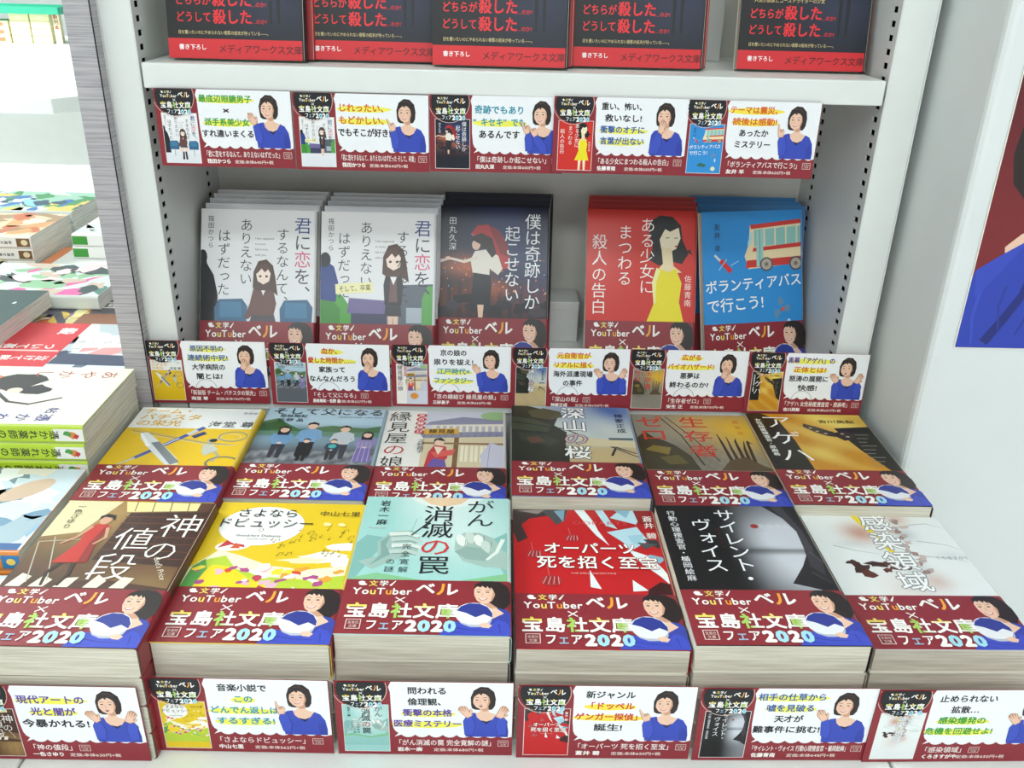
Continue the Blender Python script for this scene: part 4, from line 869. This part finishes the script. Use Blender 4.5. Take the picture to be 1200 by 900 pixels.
# ================================================================== LEANING PAPERBACKS ON THE LOWER SHELF
LEAN = [('love', -.2695, .745, 25, 5, '#e9ebee', 'white cover of a seated schoolgirl between blue chairs'),
        ('love2', -.1605, .744, 24.5, 5, '#e3e6ea', 'white cover of a standing schoolgirl and green seats'),
        ('miracle', -.0555, .774, 23, 4, '#12162a', 'night cover of a red umbrella'),
        ('girl', .0835, .774, 23, 4, '#bf261c', 'red cover of a girl in a yellow dress'),
        ('bus', .1955, .768, 20, 4, '#2b7fc0', 'blue cover with a cream and red bus')]
for key, x, y, L, n, ec, desc in LEAN:
    for i in range(n):
        a = L-i*3.1; th = .0088; xx = x+.0012*i; yy = y+i*.0172; rz = 0; wb = .1045
        if key == 'bus':      # the foremost copy stands turned, its fore edge showing
            if i == 0: rz = R(11); wb = .1020
            else: a = 21-2*i; xx = .1870+.0015*(3-i); yy = .784+.016*i
        oy = yy+th*math.cos(R(a))
        lab = f'paperback with {desc}, leaning foremost' if i == 0 else f"{['', 'second', 'third', 'fourth', 'fifth'][i]} from the front of the leaning row, {desc}"
        lab = ' '.join(lab.split()[:14])
        o = make_book('paperback', lab, 'book', 'paperbacks leaning on the lower shelf', (xx, oy, Z0-.3453), 0, R(90-a), wb, .148, th, ec, key if i == 0 else None, 'full' if i == 0 else True, y_band=(.0465 if key.startswith('love') else .0435))
        if rz: o.rotation_euler = (R(90-a), 0, rz)
# spacer blocks standing in for flat stacks of paperbacks seen edge-on
def stack_proxy(x, y, z, sx, sy, sz, lab, grp):
    o = empty('paperback_stack_proxy', (x, y, Z0+z)); tag(o, lab, 'box', grp)
    mb = MB(); mb.box(0, 0, 0, sx, sy, sz-.001); q = link('proxy_body', mb.mesh('proxy_body', 'box'), o); bevel(q, .0012)
    mb = MB(); mb.box(-.0003, -.0003, sz-.0095, sx+.0003, sy, sz); q = link('proxy_lid', mb.mesh('proxy_lid', 'box'), o); bevel(q, .001)
stack_proxy(.0508, .842, -.3455, .031, .040, .043, 'narrow white block standing in for flat paperbacks beside the red leaning ones', None)

# ================================================================== UPPER SHELF PAPERBACKS
UP = [(-.2550, .733, 5), (-.1545, .748, 5), (-.0530, .731, 4), (.0550, .748, 4), (.1880, .757, 3)]
pos = ['leftmost', 'second from the left', 'middle', 'second from the right', 'rightmost']
for k, (x, y, n) in enumerate(UP):
    for i in range(n):
        a = 10; th = .0105; oy = y+i*.0125+th*math.cos(R(a)); 
        lab = f'dark paperback with red lettering, {pos[k]} on the upper shelf' if i == 0 else f"dark paperback, {['', 'second', 'third', 'fourth', 'fifth'][i]} back in the {pos[k]} pile of the upper shelf"
        make_book('paperback', lab, 'book', 'dark paperbacks leaning on the upper shelf', (x+.0008*i+(.004 if i else 0), oy, Z0-.0733), R(-1.2 if k == 2 and i == 0 else 0), R(90-a), .1045, .148, th, '#1b1c24' if i == 0 else '#a32a2c', 'ghost' if i == 0 else None, False)
stack_proxy(.1640, .838, -.0735, .0285, .036, .060, 'grey-white block standing in for flat paperbacks between the last two upper piles', None)

# ================================================================== PROMOTIONAL CARDS
Y1, G1, O1, P1, C1 = '#f0ee5a', '#2f9a3a', '#d8641c', '#5a3a9a', '#1690a8'
K = '#1c1d22'; BL = '#2456a0'; RD = '#c8342c'
T_ = [('love', [('最底辺眼鏡男子', G1, Y1), ('×', K, None), ('派手系美少女', G1, Y1), ('すれ違いまくる', K, None)], '君に恋をするなんて、ありえないはずだった', '筏田かつら', '640', 'palm', 'green slogan and seated schoolgirl cover'),
 ('love2', [('じれったい、', O1, Y1), ('もどかしい、', O1, Y1), ('でもそこが好き!', K, None)], '君に恋をするなんて、ありえないはずだった そして、卒業', '筏田かつら', '640', 'point', 'orange slogan and standing schoolgirl cover'),
 ('miracle', [('奇跡でもあり', C1, None), ('“キセキ”でも', C1, Y1), ('あるんです', K, None)], '僕は奇跡しか起こせない', '田丸久深', '600', 'two', 'turquoise slogan and night umbrella cover'),
 ('girl', [('重い、怖い、', K, None), ('救いなし!', K, None), ('衝撃のオチに', BL, Y1), ('言葉が出ない', BL, Y1)], 'ある少女にまつわる殺人の告白', '佐藤青南', '600', 'mouth', 'red cover of a girl in yellow'),
 ('bus', [('テーマは震災、', O1, '#f6e04a'), ('読後は感動!', O1, '#f6e04a'), ('あったか', K, None), ('ミステリー', K, None)], 'ボランティアバスで行こう!', '友井 羊', '650', 'thumb', 'blue bus cover')]
M_ = [('team', [('原因不明の', BL, Y1), ('連続術中死!', BL, Y1), ('大学病院の', K, None), ('闇とは?', K, None)], '新装版 チーム・バチスタの栄光', '海堂 尊', '780', 'mouth', 'yellow surgical cover'),
 ('father', [('血か、', RD, Y1), ('愛した時間か……', RD, Y1), ('家族って', K, None), ('なんなんだろう', K, None)], 'そして父になる', '是枝裕和・佐野 晶', '657', 'mouth', 'family photograph cover'),
 ('knot', [('京の娘の', K, None), ('祟りを祓え!', K, None), ('江戸時代×', C1, Y1), ('ファンタジー', C1, Y1)], '京の縁結び 縁見屋の娘', '三好昌子', '650', 'palm', 'old shopfront cover'),
 ('sakura', [('元自衛官が', O1, Y1), ('リアルに描く', O1, Y1), ('海外派遣現場', K, None), ('の事件', K, None)], '深山の桜', '神家正成', '690', 'cheeks', 'soldier cover'),
 ('zero', [('広がる', O1, Y1), ('バイオハザード!', O1, Y1), ('悪夢は', K, None), ('終わるのか?', K, None)], '生存者ゼロ', '安生 正', '750', 'mouth', 'smoky yellow cover'),
 ('moth', [('黒幕「アゲハ」の', P1, Y1), ('正体とは?', O1, Y1), ('怒涛の展開に', K, None), ('快感!', K, None)], 'アゲハ 女性秘匿捜査官・原麻希', '吉川英梨', '657', 'cheeks', 'butterfly cover')]
B_ = [('price', [('現代アートの', P1, Y1), ('光と闇が', P1, Y1), ('今暴かれる!', K, None)], '神の値段', '一色さゆり', '630', 'cheeks', 'brown library cover'),
 ('waltz', [('音楽小説で', K, None), ('この', C1, Y1), ('どんでん返しは', C1, Y1), ('するすぎる!', C1, Y1)], 'さよならドビュッシー', '中山七里', '562', 'thumb', 'yellow wave cover'),
 ('gown', [('問われる', K, None), ('倫理観、', K, None), ('衝撃の本格', P1, Y1), ('医療ミステリー', P1, Y1)], 'がん消滅の罠 完全寛解の謎', '岩木一麻', '680', 'cheeks', 'mint scalpel cover'),
 ('relic', [('新ジャンル', K, None), ('「ドッペル', RD, '#f6e04a'), ('ゲンガー探偵」', RD, '#f6e04a'), ('誕生!', K, None)], 'オーパーツ 死を招く至宝', '蒼井 碧', '650', 'point', 'red shard cover'),
 ('silent', [('相手の仕草から', BL, Y1), ('嘘を見破る', BL, Y1), ('天才が', K, None), ('難事件に挑む!', K, None)], 'サイレント・ヴォイス 行動心理捜査官・楯岡絵麻', '佐藤青南', '648', 'palm', 'black and silver cover'),
 ('zone', [('止められない', K, None), ('拡散…', K, None), ('感染爆発の', G1, Y1), ('危機を回避せよ!', G1, Y1)], '感染領域', 'くろきすがや', '650', 'cheeks', 'white rust-stained cover')]
TX = [-.2640, -.1590, -.0545, .0410, .1430]
for i, c in enumerate(T_): card(f'promotional card with {c[6]}, hanging under the upper shelf', 'cards under the upper shelf', TX[i], .7125+(0, .0004, .0012, 0, .0006)[i], -.1495+(0, -.0006, .0002, .0014, .0012)[i], (0, 0, .012, 0, -.01)[i], .02, *c[:6])
MX = [-.3020, -.1955, -.0905, .0135, .1160, .2200]
for i, c in enumerate(M_): card(f'promotional card with {c[6]}, along the lower shelf edge', 'cards along the lower shelf', MX[i], .7105+(0, .0004, .0014, 0, .001, .0004)[i], -.3560, (.012, -.004, 0, .01, .008, -.012)[i], .03, *c[:6], tab=True)
BX = [(-.3035, .3900, -.006), (-.1968, .3975, -.010), (-.0900, .3965, 0), (.0165, .3950, .002), (.1225, .3945, .012), (.2260, .3945, .02)]
for i, c in enumerate(B_):
    x, y, rz = BX[i]; card(f'promotional card with {c[6]}, at the foot of the front stacks', 'cards at the foot of the front stacks', x, y, -.4325, rz, -.02, *c[:6], shift=(9 if i == 5 else 0))
#@@LEFT
# ================================================================== SIDE TABLE WITH OTHER STACKS (left aisle)
tb = empty('display_table', (-.8, 1.1, 0)); tag(tb, 'white display table in the left aisle under piles of comics', 'table')
mb = MB(); mb.box(-.62, -.80, Z0-.455, .4793, .95, Z0-.4332); q = link('table_top', mb.mesh('table_top', 'steel'), tb); bevel(q, .002)
for x in (-.58, .43):
    for y in (-.76, .90): mb = MB(); mb.box(x, y, 0, x+.04, y+.04, Z0-.455); link('leg', mb.mesh('leg', 'steel'), tb)
def illus(seed, pal, x0=0, words=(), clip=None):
    g = Cv(clip=clip or (.2, .2, 101, 147.8)); r = random.Random(seed); g.rect(0, 0, 105, 148, pal[0])
    for i in range(42):
        g.blob(r.uniform(0, 105), r.uniform(0, 148), r.uniform(8, 30), r.uniform(4, 13), r.choice(pal[1:]), seed*100+i, 12, .35, r.uniform(-1.5, 1.5), g.L+1+(i % 9))
    g.L += 12
    for (s, x, y, size, c, v) in words: g.text(s, x, y, size, c, .02, vert=v)
    return g
SKY = ['#c9dcea', '#7fa9cf', '#f2f4f2', '#3b6fae', '#e7ddc9', '#a9c3a0']; WARM = ['#efe4cf', '#d7874a', '#f6eedd', '#3c3736', '#c2b59a', '#7f9c88']; PINK = ['#cfd9d4', '#d95f9f', '#35474a', '#8dbb93', '#f3cfd2', '#c9b6a4', '#4f7f74']
GRN = ['#9cc4b0', '#3f8f57', '#2f6fb4', '#e2c66a', '#8fc7e8', '#f2f2ea', '#264a60']; REDC = ['#d9e6e6', '#e9e4da', '#5d6a84', '#b9c6cc', '#d99a9a', '#30384f']; YEL = ['#efe5a4', '#e6c65a', '#c96b3c', '#5a5a66', '#f5f0dc', '#8a6a9a']
FIG = ['#cfdde6', '#8fb4cf', '#6f94b0', '#e9e2d6', '#a3b9c4', '#f4f6f6', '#7d93a3']
def pile(desc, group, x1, yf, ztop, n, th, l, w, ec, pal, seed, words=(), spine=None, extra=None, base=-.433, fill=True, rot=0):
    """books lying spine towards the viewer: x1 = right (head) end, yf = spine face"""
    for i in range(n):
        z = ztop-th*(i+1); t = th
        if i == n-1 and fill: t = round(th+(z-base), 5); z = base
        jx = 0 if i == 0 else ((seed*7+i*5) % 5-2)*.0011
        lab = f'{desc}, topmost of its pile' if i == 0 else f"{['', 'second', 'third', 'fourth', 'fifth', 'sixth', 'seventh', 'eighth', 'ninth', 'tenth'][i]} book down in the pile topped by {desc}"
        o = make_book('comic_book', ' '.join(lab.split()[:14]), 'book', group, (x1-l+jx, yf+w+(0 if i == 0 else jx*.6), Z0+z), -math.pi/2+rot, 0, w, l, t, ec, None, False, 'pagew')
        if i == 0:
            g = illus(seed, pal, words=words, clip=(.2, .2, (w-RAD)*1000, l*1000-.3))
            if extra: extra(g)
            link('cover_artwork', g.mesh('cover_artwork'), o, (0, 0, t+.00003))
        if spine and i < spine[0]:
            s = Cv(clip=(.3, RAD*900, l*1000-.3, t*1000-RAD*900)); spine[1](s, l*1000, t*1000)
            so = link('spine_print', s.mesh('spine_print'), o); so.matrix_local = Matrix(((0, 0, 1, w+.00002), (1, 0, 0, 0), (0, 1, 0, 0), (0, 0, 0, 1)))
def rot_text(s, txt, x, y, size, col, pitch=None):
    s.push(x, y, 1, 1, R(-90)); s.text(txt, 0, 0, size, col, .02, vert=True, pitch=pitch or size); s.pop()
def spine_green(s, L, T):
    s.rect(0, 0, L, T, '#b7d433'); s.rect(L-22, 0, L, T, '#eef0ea'); s.blob(L-9, T/2, 4, 3, '#dd8a3a', 3, 9, .3); s.blob(L-12, T/2+1, 2.6, 2, '#4d9a4a', 5, 9, .3); s.blob(L-6, T/2-1, 2, 2, '#c33a3a', 6, 9, .3)
    rot_text(s, '憑かれ薬師のあやかし帖', L-18, T/2, 7.4, '#2c3a12', 7.6)
def spine_red(s, L, T):
    s.rect(0, 0, L, T, '#f4f2ee'); s.rect(0, 0, L-42, T, '#d9482c'); s.rect(L-17, 0, L-1.5, T, '#7a5a36'); s.ell(L-8, T/2, 4, 3.4, '#f0dfb8', 12); rot_text(s, '新選文庫', L-22, T/2, 4, '#3a3a3a', 4.6)
def spine_orange(s, L, T):
    s.rect(0, 0, L, T, '#e2862f'); s.rect(L-12, 0, L, T, '#2f7fb8'); s.ell(L-6, T/2, 3, 2.6, '#f3d36a', 12); rot_text(s, '三日', L-20, T/2, 8, '#fbf4e6', 9)
def spine_thin(s, L, T):
    s.rect(0, 0, L, T, '#e9e4e0'); s.rect(0, 0, L-78, T, '#cf2f36'); s.rect(L-26, 0, L, T, '#e0a23c'); rot_text(s, '物語のあらすじ', L-30, T/2, 4, '#3c4a7c', 6)
def ex_ayakashi(g):   # dark-haired figures and blue calligraphy on a cream ground
    g.rect(0, 0, 105, 148, '#ece6d6'); g.poly([(20, 0), (16, 40), (30, 70), (44, 62), (52, 40), (56, 0)], '#d0743c'); g.blob(30, 66, 16, 20, '#2c2a2c', 2, 14, .2); g.blob(44, 86, 9, 12, '#26242a', 3, 14, .2)
    g.poly([(40, 10), (70, 20), (86, 40), (60, 46), (44, 30)], '#b9c3a4'); g.line([(52, 60), (66, 74), (70, 92), (58, 112)], 3.4, '#3a3834', 2.4); g.blob(60, 20, 12, 10, '#6a62a8', 5, 12, .3); g.blob(80, 30, 10, 8, '#8f8ac4', 6, 12, .3)
    g.ell(46, 70, 5, 6, '#f0d6c0', 12); g.text('あやかし', 14, 142, 15, '#a33a34', .0, vert=True, pitch=18); g.text('憑かれ薬師', 92, 122, 12, '#3a3c8a', .02, vert=True, pitch=16); g.text('帖', 80, 120, 10, '#3a3c8a', .02, vert=True)
def ex_sky(g):        # figure reclining in pale blue with an orange flash
    g.blob(40, 90, 22, 12, '#8fb0cc', 4, 14, .2, .5); g.ell(30, 118, 10, 20, '#d3b8a4', 18, .8); g.poly([(60, 40), (96, 10), (104, 20), (104, 70), (84, 78), (66, 66)], '#d9542a'); g.poly([(72, 70), (102, 74), (102, 96), (80, 92)], '#f5f5f0'); g.ell(62, 52, 8, 9, '#efd3bd', 14); g.blob(58, 60, 11, 7, '#2a2830', 5, 12, .25); g.poly([(95, 70), (103, 70), (103, 146), (95, 146)], '#2f5f9a')
    g.text('あやし', 90, 66, 14, '#f3c93a', .02, vert=True)
def ex_red(g):        # red paper band across the left half
    g.rect(0, 0, 105, 78, '#cf2f3a'); g.text('泣けて眠れない', 84, 74, 11, '#fbf6f2', .02, vert=True); g.text('ついて裏返る', 58, 70, 12, '#fbf6f2', .02, vert=True); g.rect(66, 4, 69, 76, '#f3c9c4'); g.text('殺', 20, 72, 16, '#fbf6f2', .04, vert=True); g.poly([(30, 80), (60, 84), (56, 148), (26, 148)], '#eef0ee'); g.poly([(72, 80), (96, 78), (98, 148), (76, 148)], '#3a4460'); g.text('名のない街', 46, 142, 8, '#6a7078', .0, vert=True, pitch=12)
def ex_list(g):       # printed list of titles
    g.rect(0, 0, 105, 148, '#eef0ee'); g.rect(0, 0, 105, 14, '#e58a5a')
    for i in range(9):
        g.text('一二三四五六七八'[:5+i % 3], 8+i*11, 140, 6, '#4a4c50', .01, vert=True, pitch=9)
def ex_brown(g): g.poly([(0, 96), (105, 96), (105, 148), (0, 148)], '#59595f'); g.rect(70, 92, 104, 146, '#8b5b42'); g.text('凸凹日和', 44, 144, 20, '#f4efe8', .04, vert=True, pitch=24)
def ex_dark(g): g.rect(0, 0, 105, 148, '#2f4a48'); [g.blob(10+i*9, 20+(i*37) % 120, 3, 2, '#dfe6e2', i, 8, .3) for i in range(11)]
pile('cream comic book with dark-haired figures', 'lime-spined comic books', -.3055, .5915, -.3180, 7, .0148, .148, .105, '#b7d433', WARM, 3, spine=(3, spine_green), extra=ex_ayakashi)
pile('pale blue comic book with an orange flash', 'orange-spined comic books', -.3045, .4790, -.3500, 5, .0150, .148, .105, '#e2862f', FIG, 9, spine=(2, spine_orange), extra=ex_sky)
pile('pale comic book under a red band', 'thin comic books behind the lime spines', -.3225, .7120, -.3260, 8, .0120, .148, .105, '#e9e4e0', REDC, 14, spine=(2, spine_thin), extra=ex_red)
pile('grey and orange comic book with bold white lettering', 'comic books in the fourth row', -.3640, .8270, -.3330, 6, .0150, .148, .105, '#d7c06a', YEL, 21, extra=ex_brown)
pile('pink and green comic book with black figures', 'comic books in the fifth row', -.4080, .8720, -.3178, 1, .0150, .148, .105, '#dfe6e0', PINK, 27, base=-.3328)
pile('white list-printed book', 'flat books beyond the pink comic', -.4000, .9800, -.3330, 5, .0170, .140, .110, '#efeeea', REDC, 31, extra=ex_list)
def spine_white(s, L, T): s.rect(0, 0, L, T, '#f6f6f2'); s.rect(0, 0, 18, T, '#3f9a3a')
pile('white book with a green spine corner', 'green-cornered white books', -.4020, 1.0450, -.3030, 2, .0150, .105, .105, '#f4f5f1', ['#f2f4f2', '#e2e6e4', '#cfd6d4'], 33, spine=(2, spine_white), fill=True, base=-.333)
pile('flat white book beneath the green-cornered pair', 'books beneath the green-cornered pair', -.4020, 1.0920, -.3330, 5, .0170, .120, .108, '#efeeea', REDC, 39)
pile('orange and cream comic book over red spines', 'red-spined comic books', -.5430, 1.0200, -.3000, 9, .0146, .148, .105, '#efe9e0', ['#dcc9a8', '#d9a06a', '#c96f4a', '#efe4c9', '#a98a6a'], 41, spine=(2, spine_red))
pile('blue and green comic book behind the red-spined pile', 'comic books furthest back', -.5450, 1.1350, -.3000, 9, .0146, .148, .105, '#d6dede', GRN, 47)
pile('cream comic book left of the pink one', 'far left comic books', -.5750, .9420, -.3300, 7, .0146, .148, .105, '#efe9d0', YEL, 51)
pile('orange comic book at the far left of the fourth row', 'far left comic books', -.5200, .8250, -.3380, 6, .0155, .148, .105, '#e9dca8', YEL, 55)
pile('dark green comic book with white specks', 'far left comic books', -.4520, .7600, -.3100, 1, .0150, .148, .105, '#cfd3cc', PINK, 59, extra=ex_dark, base=-.3260)
pile('pale comic book under the dark green one', 'far left comic books', -.4740, .7130, -.3260, 8, .0134, .148, .105, '#e6e6e0', REDC, 61)
pile('violet and cream comic book at the table edge', 'far left comic books', -.4560, .5930, -.3200, 7, .0150, .148, .105, '#e9e2d0', SKY, 67)
pile('blue and white comic book by the near table corner', 'near corner comic books', -.3020, .3660, -.3620, 4, .0150, .148, .105, '#e8eef4', SKY, 71)
pile('pale blue comic book at the near left', 'near corner comic books', -.4550, .4790, -.3560, 5, .0150, .148, .105, '#dfe6ec', FIG, 75)

# far white bench and the yellow paper packs on it
o = empty('low_bench', (-1.75, 2.9, 0)); tag(o, 'white bench with an angled end, across the left aisle', 'bench')
mb = MB(); mb.prism([(-.95, -.80), (.735, -.785), (.80, -.69), (.80, .9), (-.95, .9)], Z0-.335, Z0-.30); q = link('bench_top', mb.mesh('bench_top', 'steel'), o); bevel(q, .003)
mb = MB(); mb.box(-.9, -.30, 0, .60, .85, Z0-.335); link('bench_body', mb.mesh('bench_body', 'steel'), o)
for c, (x, n) in enumerate(((-1.792, 3), (-1.7165, 4), (-1.6435, 4))):
    for i in range(n):
        o = empty('paper_pack', (x, 3.50, Z0-.2998+i*.0250)); mb = MB(); mb.box(-.0345, -.05, 0, .0345, .05, .0245); q = link('wrapped_block', mb.mesh('wrapped_block', 'yellowp'), o); bevel(q, .002)
        mb = MB(); mb.box(-.016, -.0505, .006, .016, -.0499, .018); link('paper_label', coloured_mesh('paper_label', mb.v, mb.f, '#efe8c4' if c else '#b9855c'), o)
        tag(o, f"pale yellow paper pack, {['bottom', 'second', 'third', 'topmost'][i]} of the {['left', 'middle', 'right'][c]} column on the bench", 'pack', 'yellow paper packs on the bench')
o = empty('sign_strip', (-1.592, 3.46, Z0-.2998)); tag(o, 'narrow cream strip with red characters beside the yellow packs', 'sign')
mb = MB(); mb.box(-.010, 0, 0, .013, .003, .106); b_ = link('sign_plate', coloured_mesh('sign_plate', mb.v, mb.f, '#f2eecb', 'card'), o)
t = Cv(); t.text('新刊本', 0, 100, 17, '#b8433c', .03, vert=True, pitch=18); q = link('sign_lettering', t.mesh('sign_lettering', 'card'), b_, (.0015, -.0004, 0), (math.pi/2, 0, 0))
o = empty('green_tray', (-1.75, 3.50, Z0-.1998)); tag(o, 'green plastic tray lying on top of the yellow packs', 'tray')
mb = MB(); mb.box(-.24, -.08, 0, .19, .10, .004); link('tray_base', mb.mesh('tray_base', 'plastic'), o)
for a in ((-.24, -.08, .19, -.074), (-.24, .094, .19, .10), (-.24, -.074, -.234, .094), (.184, -.074, .19, .094)): mb = MB(); mb.box(a[0], a[1], .004, a[2], a[3], .024); link('tray_rim', mb.mesh('tray_rim', 'plastic'), o)
